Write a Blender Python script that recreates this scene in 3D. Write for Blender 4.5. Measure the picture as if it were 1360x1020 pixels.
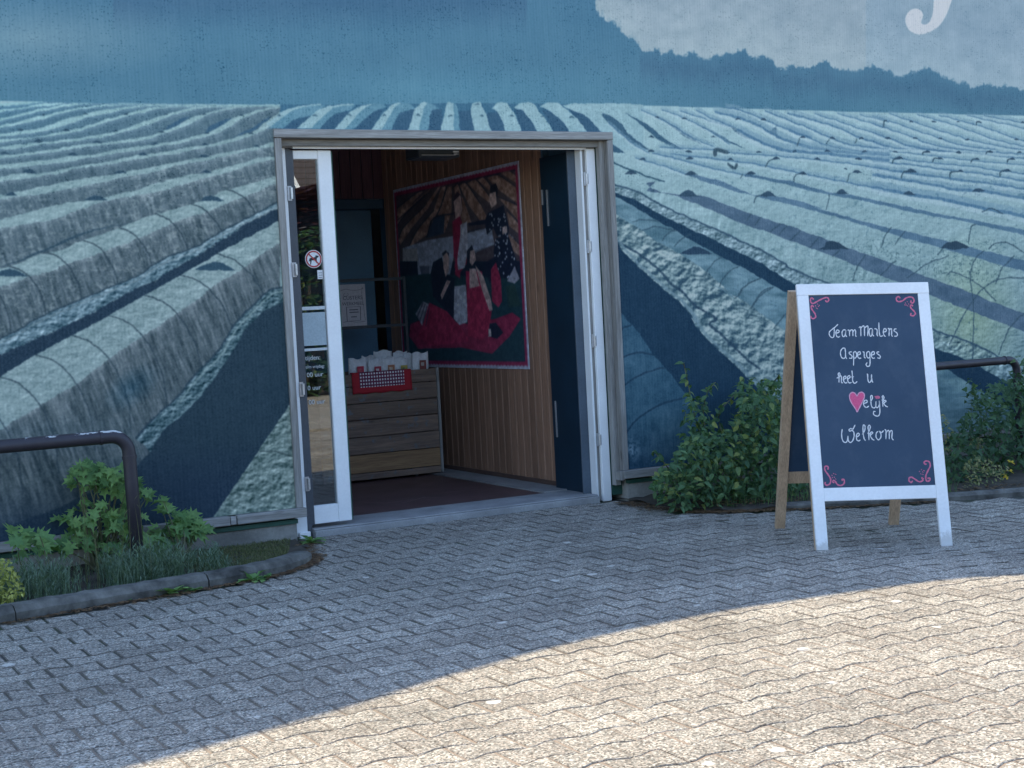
import bpy, bmesh, math, random
import numpy as np
from mathutils import Vector, Matrix
for o in list(bpy.data.objects): bpy.data.objects.remove(o, do_unlink=True)
S = bpy.context.scene
C = S.collection
rnd = random.Random(7)
nrs = np.random.default_rng(5)

# ------------------------------------------------------------------ camera
# facade runs along x at y = 0, inside of the shop is +y, forecourt is -y, metres
EYE = 1.35; FPX = 2000.0; PW, PH = 1360.0, 1020.0
AZ = math.radians(28); PITCH = math.atan(100/FPX); ROLL = math.atan(.053)
CAM = np.array([-10.04*math.sin(AZ), -10.04*math.cos(AZ), EYE])
CF = np.array([math.sin(AZ)*math.cos(PITCH), math.cos(AZ)*math.cos(PITCH), -math.sin(PITCH)])
_r0 = np.array([math.cos(AZ), -math.sin(AZ), 0.0]); _u0 = np.cross(_r0, CF)
CR = math.cos(ROLL)*_r0 - math.sin(ROLL)*_u0
CU = math.sin(ROLL)*_r0 + math.cos(ROLL)*_u0
cd = bpy.data.cameras.new('camera'); cam = bpy.data.objects.new('camera', cd); C.objects.link(cam)
cam.matrix_world = Matrix(((CR[0], CU[0], -CF[0], CAM[0]), (CR[1], CU[1], -CF[1], CAM[1]), (CR[2], CU[2], -CF[2], CAM[2]), (0, 0, 0, 1)))
cd.sensor_width = 36; cd.lens = 36*FPX/PW; cd.clip_start = .1; cd.clip_end = 600
S.camera = cam

# ------------------------------------------------------------------ world, sun, exposure
SUN_EL = math.radians(50); SUN_ROT = math.radians(0)      # sun stands behind the shop (+y)
w = bpy.data.worlds.new('World'); S.world = w; w.use_nodes = True
nt = w.node_tree; nt.nodes.clear()
sky = nt.nodes.new('ShaderNodeTexSky'); sky.sky_type = 'NISHITA'; sky.sun_disc = False
sky.sun_elevation = SUN_EL; sky.sun_rotation = SUN_ROT; sky.air_density = 1.0; sky.dust_density = .6; sky.ozone_density = 1.6
bg = nt.nodes.new('ShaderNodeBackground'); bg.inputs[1].default_value = .15
wo = nt.nodes.new('ShaderNodeOutputWorld')
nt.links.new(sky.outputs[0], bg.inputs[0]); nt.links.new(bg.outputs[0], wo.inputs[0])
sd = bpy.data.lights.new('sun', 'SUN'); sd.energy = 2.55; sd.angle = math.radians(.53); sd.color = (1, .84, .56)
sun = bpy.data.objects.new('sun', sd); C.objects.link(sun)
sdir = Vector((math.sin(SUN_ROT)*math.cos(SUN_EL), math.cos(SUN_ROT)*math.cos(SUN_EL), math.sin(SUN_EL)))
sun.rotation_euler = sdir.to_track_quat('Z', 'Y').to_euler(); sun.location = (0, 20, 20)
S.view_settings.view_transform = 'Standard'; S.view_settings.look = 'None'
S.view_settings.exposure = 1.65; S.view_settings.gamma = 1; S.view_settings.use_curve_mapping = False
S.render.engine = 'CYCLES'
S.cycles.max_bounces = 8; S.cycles.diffuse_bounces = 5; S.cycles.transparent_max_bounces = 12

# ------------------------------------------------------------------ survey helpers (calibrated from the photograph)
def ray(x, y): return CF*FPX + CR*(x-PW/2) - CU*(y-PH/2)
def hit(x, y, n, d):
    r = ray(x, y); n = np.array(n, float); return CAM + r*((d - n@CAM)/(n@r))
def at(x, y, Y): return hit(x, y, (0, 1, 0), Y)           # survey point on a plane parallel to the facade
def gnd(x, y, z=0.0): return hit(x, y, (0, 0, 1), z)
def gz(x):                                               # forecourt falls 3 cm to the right of the door
    t = min(max((x-.25)/1.2, 0), 1); return -.03*t*t*(3-2*t)

# ------------------------------------------------------------------ scene helpers
def tag(o, label=None, cat=None, group=None, kind=None):
    if label: o['label'] = label
    if cat: o['category'] = cat
    if group: o['group'] = group
    if kind: o['kind'] = kind
    return o
def empty(name, loc, label, cat, group=None):
    o = bpy.data.objects.new(name, None); C.objects.link(o); o.location = loc; o.empty_display_size = .1
    bpy.context.view_layer.update if False else None
    return tag(o, label, cat, group)
def link(name, me, mat, parent=None, loc=(0, 0, 0), rot=None):
    """loc is in world space; the parents are only ever translated"""
    o = bpy.data.objects.new(name, me); C.objects.link(o)
    if mat is not None and len(me.materials) == 0: me.materials.append(mat)
    loc = Vector(loc)
    if parent is not None:
        o.parent = parent; off = Vector((0, 0, 0)); p = parent
        while p is not None: off += Vector(p.location); p = p.parent
        loc = loc - off
    o.location = loc
    if rot: o.rotation_euler = rot
    return o
def mesh(name, V, F, smooth=False):
    me = bpy.data.meshes.new(name); me.from_pydata([tuple(v) for v in V], [], F); me.update()
    if smooth: me.polygons.foreach_set('use_smooth', [True]*len(me.polygons))
    return me
class MB:
    def __init__(s): s.V = []; s.F = []; s.lo = None
    def add(s, V, F):
        n = len(s.V); s.V += [tuple(map(float, v)) for v in V]; s.F += [tuple(i+n for i in f) for f in F]; return s
    def box(s, a, b, M=None):
        (x0, y0, z0), (x1, y1, z1) = a, b
        V = [(x0, y0, z0), (x1, y0, z0), (x1, y1, z0), (x0, y1, z0), (x0, y0, z1), (x1, y0, z1), (x1, y1, z1), (x0, y1, z1)]
        if M is not None: V = [M @ Vector(v) for v in V]
        return s.add(V, [(0, 3, 2, 1), (4, 5, 6, 7), (0, 1, 5, 4), (1, 2, 6, 5), (2, 3, 7, 6), (3, 0, 4, 7)])
    def tube(s, P, R, n=12, cap=True):
        P = [Vector(p) for p in P]; R = R if isinstance(R, (list, tuple)) else [R]*len(P)
        base = len(s.V); up = Vector((0, 0, 1)); prev = None
        for i, p in enumerate(P):
            t = (P[min(i+1, len(P)-1)]-P[max(i-1, 0)]).normalized()
            if prev is None: u = t.cross(up); u = u if u.length > 1e-3 else t.cross(Vector((1, 0, 0)))
            else: u = prev - t*prev.dot(t)
            u.normalize(); prev = u; v = t.cross(u)
            s.V += [tuple(p+(u*math.cos(a)+v*math.sin(a))*R[i]) for a in [2*math.pi*k/n for k in range(n)]]
        for i in range(len(P)-1):
            for k in range(n):
                a = base+i*n+k; b = base+i*n+(k+1) % n
                s.F.append((a, b, b+n, a+n))
        if cap:
            s.F.append(tuple(base+k for k in reversed(range(n)))); s.F.append(tuple(base+(len(P)-1)*n+k for k in range(n)))
        return s
    def build(s, name, mat, parent=None, smooth=False, bevel=0.0, origin=None):
        V = np.array(s.V); c = (V.min(0)+V.max(0))/2 if origin is None else np.array(origin, float)
        me = mesh(name, V-c, s.F, smooth)
        if bevel > 0:
            bm = bmesh.new(); bm.from_mesh(me)
            es = [e for e in bm.edges if len(e.link_faces) == 2 and e.calc_face_angle(0) > .6]
            bmesh.ops.bevel(bm, geom=es, offset=bevel, segments=1, affect='EDGES', clamp_overlap=True)
            bm.to_mesh(me); bm.free()
        return link(name, me, mat, parent, c)
def box(name, a, b, mat, parent=None, bevel=.0): return MB().box(a, b).build(name, mat, parent, bevel=bevel)
def copy_obj(o, parent=None, loc=None):
    c = o.copy(); C.objects.link(c); c.parent = parent
    if loc is not None: c.location = loc
    return c
def smooth_line(P, k=6):
    P = [np.array(p, float) for p in P]
    if len(P) < 3: return P
    Q = [2*P[0]-P[1]]+P+[2*P[-1]-P[-2]]; out = []
    for i in range(1, len(Q)-2):
        a, b, c, d = Q[i-1:i+3]
        for j in range(k):
            t = j/k
            out.append(.5*((2*b)+(c-a)*t+(2*a-5*b+4*c-d)*t*t+(3*b-a-3*c+d)*t**3))
    out.append(P[-1]); return out

# ------------------------------------------------------------------ materials
def mat(name, rough=.6, metal=0.0, spec=None):
    m = bpy.data.materials.new(name); m.use_nodes = True
    b = m.node_tree.nodes['Principled BSDF']; b.inputs['Roughness'].default_value = rough; b.inputs['Metallic'].default_value = metal
    if spec is not None: b.inputs['Specular IOR Level'].default_value = spec
    return m, m.node_tree, b
def nd(t, kind, **kw):
    n = t.nodes.new(kind)
    for k, v in kw.items(): setattr(n, k, v)
    return n
def coords(t, kind='Object', scale=(1, 1, 1), rot=(0, 0, 0)):
    mp = nd(t, 'ShaderNodeMapping'); mp.inputs['Scale'].default_value = scale; mp.inputs['Rotation'].default_value = rot
    if kind == 'World': t.links.new(nd(t, 'ShaderNodeNewGeometry').outputs['Position'], mp.inputs[0])
    else: t.links.new(nd(t, 'ShaderNodeTexCoord').outputs[kind], mp.inputs[0])
    return mp.outputs[0]
def noise(t, co, sc, det=4, rough=.55, out=0):
    n = nd(t, 'ShaderNodeTexNoise'); n.inputs['Scale'].default_value = sc; n.inputs['Detail'].default_value = det; n.inputs['Roughness'].default_value = rough
    t.links.new(co, n.inputs['Vector']); return n.outputs[out]
def ramp(t, f, stops):
    r = nd(t, 'ShaderNodeValToRGB'); e = r.color_ramp.elements
    while len(e) < len(stops): e.new(.5)
    for i, (p, c) in enumerate(stops):
        e[i].position = p; e[i].color = (c, c, c, 1) if isinstance(c, (int, float)) else (*c, 1)
    t.links.new(f, r.inputs[0]); return r.outputs[0]
def mix(t, a, b, f, mode='MIX'):
    m = nd(t, 'ShaderNodeMix', data_type='RGBA', blend_type=mode)
    for sock, v in ((m.inputs[6], a), (m.inputs[7], b)):
        if isinstance(v, tuple): sock.default_value = (*v, 1)
        else: t.links.new(v, sock)
    if isinstance(f, (int, float)): m.inputs[0].default_value = f
    else: t.links.new(f, m.inputs[0])
    return m.outputs[2]
def math_(t, op, a, b=None):
    m = nd(t, 'ShaderNodeMath', operation=op)
    for i, v in enumerate((a, b)):
        if v is None: continue
        if isinstance(v, (int, float)): m.inputs[i].default_value = v
        else: t.links.new(v, m.inputs[i])
    return m.outputs[0]
def bump(t, b, h, strength=.3, dist=.002):
    n = nd(t, 'ShaderNodeBump'); n.inputs['Strength'].default_value = strength; n.inputs['Distance'].default_value = dist
    t.links.new(h, n.inputs['Height']); t.links.new(n.outputs[0], b.inputs['Normal'])
def plain(name, col, rough=.6, var=.25, sc=8, metal=0, bmp=.15, fine=90, gr=1.0):
    """one colour with blotches, fine grain and a little relief"""
    m, t, b = mat(name, rough, metal); co = coords(t, 'World')
    f = ramp(t, noise(t, co, sc, 5), [(.3, 1-var), (.7, 1+var*.4)])
    g = ramp(t, noise(t, co, fine, 3), [(.3, 1-.12*gr), (.7, 1+.08*gr)])
    c = mix(t, mix(t, col, f, 1, 'MULTIPLY'), g, 1, 'MULTIPLY'); t.links.new(c, b.inputs['Base Color'])
    bump(t, b, noise(t, co, fine, 4), bmp); return m
def wood(name, light, dark, axis='X', rough=.65, grain=1.0, worn=0.0, wear=(.6, .6, .6)):
    m, t, b = mat(name, rough)
    sc = {'X': (1.2, 22, 22), 'Y': (22, 1.2, 22), 'Z': (22, 22, 1.2)}[axis]
    inf = nd(t, 'ShaderNodeObjectInfo'); tc = nd(t, 'ShaderNodeNewGeometry')
    off = nd(t, 'ShaderNodeVectorMath', operation='MULTIPLY_ADD'); t.links.new(inf.outputs['Random'], off.inputs[0])
    off.inputs[1].default_value = (7.3, 5.1, 3.7); t.links.new(tc.outputs['Position'], off.inputs[2])
    mp = nd(t, 'ShaderNodeMapping'); mp.inputs['Scale'].default_value = sc; t.links.new(off.outputs[0], mp.inputs[0])
    n1 = noise(t, mp.outputs[0], 1.6, 6, .6); n2 = noise(t, mp.outputs[0], 9*grain, 3, .6)
    c = mix(t, dark, light, ramp(t, n1, [(.32, 0.0), (.66, 1.0)]))
    c = mix(t, c, ramp(t, n2, [(.35, .72), (.6, 1.08)]), .8, 'MULTIPLY')
    kn = nd(t, 'ShaderNodeTexVoronoi'); kn.inputs['Scale'].default_value = 2.3
    km = nd(t, 'ShaderNodeMapping'); km.inputs['Scale'].default_value = {'X': (1, 3, 3), 'Y': (3, 1, 3), 'Z': (3, 3, 1)}[axis]
    t.links.new(off.outputs[0], km.inputs[0]); t.links.new(km.outputs[0], kn.inputs['Vector'])
    c = mix(t, c, ramp(t, kn.outputs[0], [(.05, .45), (.11, 1.0)]), .7, 'MULTIPLY')
    rv = ramp(t, inf.outputs['Random'], [(0, .8), (1, 1.12)]); c = mix(t, c, rv, 1, 'MULTIPLY')
    if worn > 0:
        wn = ramp(t, noise(t, coords(t, 'World'), 14, 6, .7), [(.62-worn*.3, 0.0), (.66-worn*.25, 1.0)])
        c = mix(t, c, wear, wn)
    t.links.new(c, b.inputs['Base Color']); bump(t, b, n2, .35, .003); return m
# ------------------------------------------------------------------ flat prints, painted in code
def _vn(x, y, seed):
    g = np.random.default_rng(seed).random((256, 256)).astype(np.float32)
    xi = np.floor(x).astype(np.int64); yi = np.floor(y).astype(np.int64); fx = (x-xi).astype(np.float32); fy = (y-yi).astype(np.float32)
    fx = fx*fx*(3-2*fx); fy = fy*fy*(3-2*fy); x0 = xi & 255; x1 = (xi+1) & 255; y0 = yi & 255; y1 = (yi+1) & 255
    return (g[y0, x0]*(1-fx)+g[y0, x1]*fx)*(1-fy)+(g[y1, x0]*(1-fx)+g[y1, x1]*fx)*fy
def fbm(x, y, seed, o=4, ridged=False):
    s = 0; a = .5; n = 0
    for i in range(o):
        v = _vn(x*2**i, y*2**i, seed+i)
        if ridged: v = 1-np.abs(v*2-1)
        s = s+v*a; n += a; a *= .55
    return s/n
def lin(c):
    c = np.asarray(c, np.float32); c = np.clip(c, 0, 1); return np.where(c <= .04045, c/12.92, ((c+.055)/1.055)**2.4)
def srgb(c):
    c = np.clip(c, 0, 1); return np.where(c <= .0031308, c*12.92, 1.055*np.maximum(c, 1e-6)**(1/2.4)-.055)
class Canvas:
    """x, y: drawing coordinates of every texel; colours are 0..255 display values"""
    win = None
    def __init__(s, X, Y, base): s.X = X; s.Y = Y; s.A = np.empty(X.shape+(3,), np.float32); s.A[:] = base
    def fill(s, m, col, k=None):
        if k is None: s.A[m] = col
        else:
            kk = (k[m] if isinstance(k, np.ndarray) else np.full(m.sum(), k, np.float32))[:, None]; s.A[m] = s.A[m]*(1-kk)+np.array(col, np.float32)*kk
    def rows(s, P, pad=0):
        P = np.array(P, float)
        x0, x1, y0, y1 = P[:, 0].min()-pad, P[:, 0].max()+pad, P[:, 1].min()-pad, P[:, 1].max()+pad
        r0, r1, c0, c1 = s.win(x0-4, x1+4, y0-4, y1+4) if s.win else (0, s.X.shape[0], 0, s.X.shape[1])
        X = s.X[r0:r1, c0:c1]; Y = s.Y[r0:r1, c0:c1]
        i, j = np.nonzero((X > x0) & (X < x1) & (Y > y0) & (Y < y1)); return (i+r0, j+c0)
    def inside(s, P):
        idx = s.rows(P); x = s.X[idx]; y = s.Y[idx]; c = np.zeros(x.shape, bool); n = len(P)
        for i in range(n):
            (x0, y0), (x1, y1) = P[i], P[(i+1) % n]
            if y0 == y1: continue
            c ^= ((y0 > y) != (y1 > y)) & (x < (x1-x0)*(y-y0)/(y1-y0)+x0)
        return (idx[0][c], idx[1][c])
    def poly(s, P, col, k=1.0):
        i = s.inside(P); s.A[i] = s.A[i]*(1-k)+np.array(col, np.float32)*k; return i
    def stroke(s, P, wd, col, k=1.0, taper=False):
        if len(P) > 2: P = smooth_line(P, 4)
        n = len(P)-1
        for i in range(n):
            a, b = np.array(P[i], float), np.array(P[i+1], float); ww = wd
            if taper: ww = wd*max(.25, math.sin(math.pi*(i+.5)/n))
            idx = s.rows([a, b], ww+1)
            if len(idx[0]) == 0: continue
            d = b-a; L = max(d@d, 1e-6); x = s.X[idx]-a[0]; y = s.Y[idx]-a[1]
            t = np.clip((x*d[0]+y*d[1])/L, 0, 1); r = np.hypot(x-t*d[0], y-t*d[1])
            kk = (np.clip((ww/2+.5-r), 0, 1)*k)[:, None]
            s.A[idx] = s.A[idx]*(1-kk)+np.array(col, np.float32)*kk
def to_image(name, A):
    h, w_ = A.shape[:2]; im = bpy.data.images.new(name, w_, h); B = np.ones((h, w_, 4), np.float32); B[..., :3] = A
    im.pixels.foreach_set(B.ravel()); im.update(); im.pack(); return im
def crop(X0, Y0, sc): return lambda *P: [(X0+a/sc, Y0+b/sc) for a, b in P]

# ---- the printed facade: film-covered asparagus rows under a misty wood
MX0, MX1, MZ0, MZ1, MD, MY = -6.5, 7.5, .2, 3.95, 250, -.13
gx = (np.arange(int((MX1-MX0)*MD))+.5)/MD+MX0; gzv = (np.arange(int((MZ1-MZ0)*MD))+.5)/MD+MZ0
GX, GZ = np.meshgrid(gx, gzv)
dx_ = GX-CAM[0]; dy_ = MY-CAM[1]; dz_ = GZ-CAM[2]
den = dx_*CF[0]+dy_*CF[1]+dz_*CF[2]
PX = (PW/2+FPX*(dx_*CR[0]+dy_*CR[1]+dz_*CR[2])/den).astype(np.float32)
PY = (PH/2-FPX*(dx_*CU[0]+dy_*CU[1]+dz_*CU[2])/den).astype(np.float32)
del dx_, dz_, den
wx = (fbm(PX*.12, PY*.12, 11, 3)-.5); wy = (fbm(PX*.12, PY*.12, 21, 3)-.5)
UX = PX+wx*3.0; UY = PY+wy*3.0
cv = Canvas(UX, UY, (0, 0, 0))
def _win(x0, x1, y0, y1):
    x0, x1 = max(x0, -1400), min(x1, 2600); y0, y1 = max(y0, -300), min(y1, 1400)
    q = [at(x, y, MY) for x in (x0, x1) for y in (y0, y1)]; a = [(p[0]-MX0)*MD for p in q]; b = [(p[2]-MZ0)*MD for p in q]
    if x1 > 2500 or x0 < -1300: return 0, UX.shape[0], 0, UX.shape[1]
    return max(0, int(min(b))-3), max(0, int(max(b))+4), max(0, int(min(a))-3), max(0, int(max(a))+4)
cv.win = _win
NB = fbm(PX*.011, PY*.02, 31, 4); NF = fbm(PX*.35, PY*.35, 41, 3); NM = fbm(PX*.06, PY*.09, 51, 4)
hor = np.interp(PX, [-1500, 0, 100, 340, 500, 600, 800, 1000, 1180, 1360, 3000], [118, 134, 137, 139, 139, 137, 138.5, 145, 150, 153.5, 185])
# wood behind the field
k = np.clip((hor-PY)/150, 0, 1)
base = np.stack([70+13*NB+7*(1-k), 121+13*NB+8*(1-k), 156+11*NB+3*(1-k)], -1)
up = np.clip(1-np.hypot((PX-40)/230, (PY-50)/60), 0, 1); base += up[..., None]*np.array([34, 26, 18])
up = np.clip(1-np.hypot((PX-600)/330, (PY-120)/40), 0, 1)*.6; base += up[..., None]*np.array([12, 20, 20])
base -= (np.clip(1-np.abs(PY-5)/40, 0, 1)*(PX > 150)*(PX < 700))[..., None]*np.array([6, 12, 10])
cv.A[:] = base
# sky and tree line
P_ = crop(760, 0, 4.533); Q_ = crop(780, 0, 2.345)
tl = P_((60, -900), (95, -500), (120, -200), (140, -50), (140, 60), (170, 110), (230, 150), (300, 210), (400, 280), (430, 330), (520, 325), (620, 332), (750, 350), (850, 362), (930, 325), (1000, 320), (1100, 352), (1180, 350), (1250, 420), (1340, 400))+Q_((620, 215), (740, 200), (820, 235), (880, 215), (980, 240), (1060, 225), (1160, 265), (1200, 277), (1260, 270), (1360, 285))+[(1700, 150), (2600, 165)]
tx = np.array([p[0] for p in tl]); ty = np.array([p[1] for p in tl])
line = np.interp(PX, tx, ty)+(fbm(PX*.10, PY*.03, 61, 4)-.5)*15+(fbm(PX*.45, PY*.4, 63, 2)-.5)*7-1
line = np.where(PX < 790, -1e6, line)
edge = np.clip((line-PY)/3, 0, 1)
edge = np.where((PX < 850), edge*np.clip(.35+1.3*(fbm(PX*.25, PY*.12, 66, 3))-np.clip((860-PX)/90, 0, 1)*.4+np.clip((line-PY)/40, 0, .8), 0, 1), edge)
skyc = np.stack([134+24*NM-8*(PX > 1150), 164+22*NM-4*(PX > 1150), 184+20*NM], -1)+np.clip(1-np.abs(line-PY)/70, 0, 1)[..., None]*np.array([16, 16, 12])
cv.A = (cv.A*(1-edge[..., None])+skyc*edge[..., None]).astype(np.float32)
band = np.clip(1-np.abs(PY-line-18)/26, 0, 1)*(PX > 850)*(1-edge); cv.A -= band[..., None]*np.array([8, 14, 12])
# field of film tunnels: light ground coat, right part
fld = PY > hor
def emb(sx, sy, seed, dx, dy, o=4): return fbm(PX*sx, PY*sy, seed, o)-fbm((PX+dx)*sx, (PY+dy)*sy, seed, o)
EM = emb(.10, .13, 301, 1.6, 2.2); EM2 = emb(.22, .30, 311, 1.0, 1.3, 3)
crk = fbm(PX*.11, PY*.16, 71, 4, True); crk2 = fbm(PX*.33, PY*.3, 81, 3, True)
dep = np.clip((PY-150)/330, 0, 1)
rc = np.stack([160-28*dep, 202-32*dep, 216-36*dep], -1)+((NM-.5)*26)[..., None]+((crk2-.62)*-18*(.3+dep))[..., None]+(EM*62*(.15+dep)+EM2*44*(.3+dep))[..., None]
cv.A[fld] = rc[fld]
E_ = crop(0, 130, 6.8); F_ = crop(180, 130, 6.8); G_ = crop(0, 250, 6.8); H_ = crop(180, 250, 6.8); D_ = crop(0, 350, 2.757)
L_ROWS = [  # far to near: (top edge, ridge between lit top and shaded side)
 (E_((0, 60), (200, 40), (400, 32)), E_((0, 80), (200, 60), (400, 38))),
 (E_((0, 110), (200, 85), (400, 50), (600, 45)), E_((0, 130), (200, 95), (400, 75), (600, 50))),
 (E_((0, 190), (100, 165), (250, 125), (400, 95), (600, 60), (800, 50)), E_((0, 215), (100, 185), (300, 140), (450, 105), (600, 80), (800, 55))),
 (E_((0, 250), (150, 220), (300, 180), (450, 150), (600, 110), (750, 90), (900, 70), (1100, 60)), E_((0, 275), (250, 225), (400, 190), (550, 145), (700, 110), (900, 85), (1100, 66))),
 (E_((0, 325), (150, 310), (300, 285), (450, 250), (550, 210), (700, 165), (850, 130), (1000, 100), (1200, 78))+F_((200, 65),), E_((0, 355), (250, 325), (450, 290), (600, 250), (750, 190), (950, 145), (1150, 100))+F_((200, 72),)),
 (E_((0, 380), (150, 370), (350, 350), (500, 315), (650, 290), (800, 250), (950, 195), (1100, 160))+F_((0, 125), (100, 100), (250, 80), (400, 75)), E_((0, 405), (300, 365), (550, 330), (700, 305), (850, 260), (1050, 190))+F_((0, 150), (100, 125), (250, 95), (400, 82))),
 (E_((0, 445), (200, 420), (400, 400), (650, 370), (850, 345), (1000, 315), (1100, 290))+F_((0, 245), (150, 190), (270, 155), (380, 120), (480, 95), (600, 80), (800, 75)), E_((0, 465), (200, 455), (400, 415), (650, 395), (900, 360), (1050, 330))+F_((0, 280), (100, 250), (220, 205), (350, 150), (480, 115), (600, 95), (800, 85))),
 (E_((0, 520), (100, 515), (300, 490), (500, 465), (700, 425), (900, 410), (1000, 400))+F_((0, 362), (150, 335), (280, 290), (400, 240), (500, 185), (600, 150), (700, 130), (800, 95), (900, 80), (1100, 75)), E_((0, 550), (100, 540), (300, 510), (500, 490), (700, 455), (950, 425), (1150, 400))+F_((0, 395), (150, 360), (300, 310), (420, 270), (550, 210), (650, 160), (760, 125), (880, 95), (1100, 80))),
 (E_((0, 605), (100, 600), (300, 575), (500, 550), (650, 525), (800, 520), (1000, 480), (1150, 455))+F_((0, 445), (100, 430), (250, 410), (400, 385), (560, 340), (640, 320), (720, 285), (800, 230), (900, 170), (1000, 150), (1080, 115), (1200, 90), (1360, 70)), E_((0, 640), (150, 635), (350, 610), (600, 580), (800, 545), (1000, 510), (1180, 485))+F_((0, 480), (250, 435), (400, 415), (560, 370), (740, 320), (850, 260), (950, 195), (1080, 140), (1180, 110), (1360, 80))),
 (E_((0, 710), (200, 680), (400, 680), (600, 640), (850, 595), (1050, 565), (1200, 530))+F_((0, 520), (200, 500), (350, 470), (560, 440), (660, 425), (800, 385), (950, 345), (1080, 300), (1180, 215), (1280, 145), (1360, 95)), E_((0, 760), (300, 720), (550, 680), (700, 640), (1000, 600), (1200, 565))+F_((0, 560), (200, 530), (400, 500), (600, 455), (700, 440), (850, 410), (1000, 360), (1130, 310), (1250, 230), (1360, 140))),
 (E_((0, 880), (200, 840), (400, 800), (600, 760), (850, 715), (1050, 690))+F_((0, 650), (100, 640), (300, 595), (450, 565), (600, 540), (680, 525), (800, 500), (950, 470), (1100, 440), (1225, 400)), E_((0, 920), (200, 890), (400, 870), (600, 825), (800, 790), (1000, 745), (1180, 705))+F_((0, 700), (200, 665), (330, 620), (480, 595), (700, 555), (900, 510), (1050, 475), (1225, 440))),
 (G_((0, 285), (180, 240), (350, 195), (500, 155), (700, 115), (800, 110))+F_((0, 835), (150, 780), (300, 740), (500, 690), (620, 690), (700, 660), (850, 620), (1000, 580), (1130, 540), (1240, 535)), G_((0, 370), (200, 330), (430, 300), (560, 260), (700, 200), (880, 140), (1000, 110))+F_((0, 885), (200, 850), (380, 800), (620, 730), (720, 700), (820, 680), (950, 640), (1100, 590), (1240, 560))),
 (G_((0, 730), (150, 690), (350, 600), (560, 560), (700, 490), (860, 430), (980, 400), (1170, 320))+H_((60, 270), (200, 230), (400, 175))+F_((560, 940), (700, 885), (800, 840), (950, 800), (1130, 750), (1245, 705)), G_((0, 885), (100, 870), (260, 800), (430, 760), (620, 680), (870, 600), (1070, 520), (1190, 480))+H_((0, 465), (250, 360), (440, 280), (620, 220), (800, 150), (1000, 75), (1180, 0))+F_((1245, 780),)),
 (D_((0, 415), (130, 335), (290, 250))+H_((130, 940), (380, 800), (530, 715), (760, 580), (930, 490), (1150, 375), (1280, 300)), D_((0, 610), (80, 560), (190, 495), (300, 430), (380, 362))+H_((600, 980), (700, 880), (950, 740), (1080, 640), (1190, 570), (1280, 510))),
]
def curve(P, X):
    P = smooth_line(P, 3); x = np.array([p[0] for p in P]); y = np.array([p[1] for p in P]); o = np.argsort(x); x = x[o]; y = y[o]
    s0 = (y[min(8, len(y)-1)]-y[0])/max(x[min(8, len(x)-1)]-x[0], 1); r = np.interp(X, x, y); return np.where(X < x[0], y[0]+(X-x[0])*s0, r)
left = (PX < 372) & fld
stk = fbm((PX-.38*PY)*.22, PY*.035, 91, 4); stk2 = fbm((PX-.38*PY)*.8, PY*.05, 95, 3)
for i, (T, R) in enumerate(L_ROWS):
    t_ = curve(T, UX); r_ = curve(R, UX); xe = max(p[0] for p in T)
    m = left & (UY > t_); d = i/13.0
    lit = m & (UY < r_+(stk2-.5)*(.6+3.4*d*d)); sha = m & ~lit
    tt = np.clip((UY-t_)/np.maximum(r_-t_, 1), 0, 1)
    L = np.array([156-14*d, 207-32*d, 220-36*d])
    cv.A[lit] = L+((NM[lit]-.5)*30+(crk2[lit]-.6)*-22*(.4+d)+(1-tt[lit])*-3+(NF[lit]-.5)*12+EM[lit]*70*(.1+d)+EM2[lit]*36*(.3+d))[:, None]
    Dk = np.array([84+8*d, 134-20*d, 162-36*d])+(np.clip(1-(UY[sha]-r_[sha])/(3+5*d), 0, 1)*22)[:, None]
    ds = np.clip((UY-r_)/(14+70*d), 0, 1)
    cv.A[sha] = Dk+((stk[sha]-.5)*(6+84*d*d)+(stk2[sha]-.5)*58*(.05+d*d)-10*ds[sha]+(NF[sha]-.5)*10+EM[sha]*50*(.15+.6*d))[:, None]
    if i in (10, 11, 12):
        wr = sha & (crk > .74) & (NM > .42); cv.A[wr] += np.array([26, 26, 24])
        wr = sha & (crk2 < .42) & (NM > .45); cv.A[wr] -= np.array([20, 20, 20])
    if i == 12 or i == 13:     # hoops under the film
        for q in range(-3, 13):
            x0 = q*48.0+(14 if i == 12 else 0)
            for (ta, tb) in ((0., 1.),):
                pts = []
                for s_ in np.linspace(0, 1, 7):
                    yy0 = float(curve(T, np.array([x0]))[0]); Hh = 150 if i == 13 else 95
                    q_ = s_*math.pi/2; g_ = 1 if i == 13 else .62; pts.append((x0+78*g_*math.sin(q_), yy0+g_*(112*(1-math.cos(q_))+16*s_)))
                if x0+60 < 378: cv.stroke(pts, 1.7, (44, 68, 84), .75)
    if i == 11: cv.stroke(G_((0, 715), (200, 650), (300, 600), (480, 530), (700, 430), (900, 365), (1160, 325)), 3.2, (52, 84, 104), .85, True)
    if i == 12:                # lower flap and the dark trench below it
        fb = H_((1285, 180), (1180, 230), (1000, 330), (850, 430), (720, 500), (600, 590), (400, 700), (280, 770), (150, 850), (0, 910))+D_((350, 175), (240, 230), (100, 290), (0, 335), (-400, 500), (-1200, 820))
        ft = H_((1285, 120), (1080, 235), (860, 345), (640, 470), (540, 530), (300, 620), (150, 700), (0, 800))+D_((250, 150), (130, 205), (0, 275), (-400, 430), (-1200, 740))
        fx = curve(ft[::-1], UX); bx = curve(fb[::-1], UX)
        m = left & (UY > fx) & (UY <= bx); cv.A[m] = np.array([104, 140, 158])+(EM[m]*220+EM2[m]*140+(NF[m]-.5)*30)[:, None]
        m = left & (UY > bx+(NF-.5)*8); cv.A[m] = (38, 64, 86)
        cv.stroke(ft, 2.2, (44, 70, 88), .8); cv.stroke([(x, y+6) for x, y in ft], 1.6, (138, 164, 176), .6)
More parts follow.
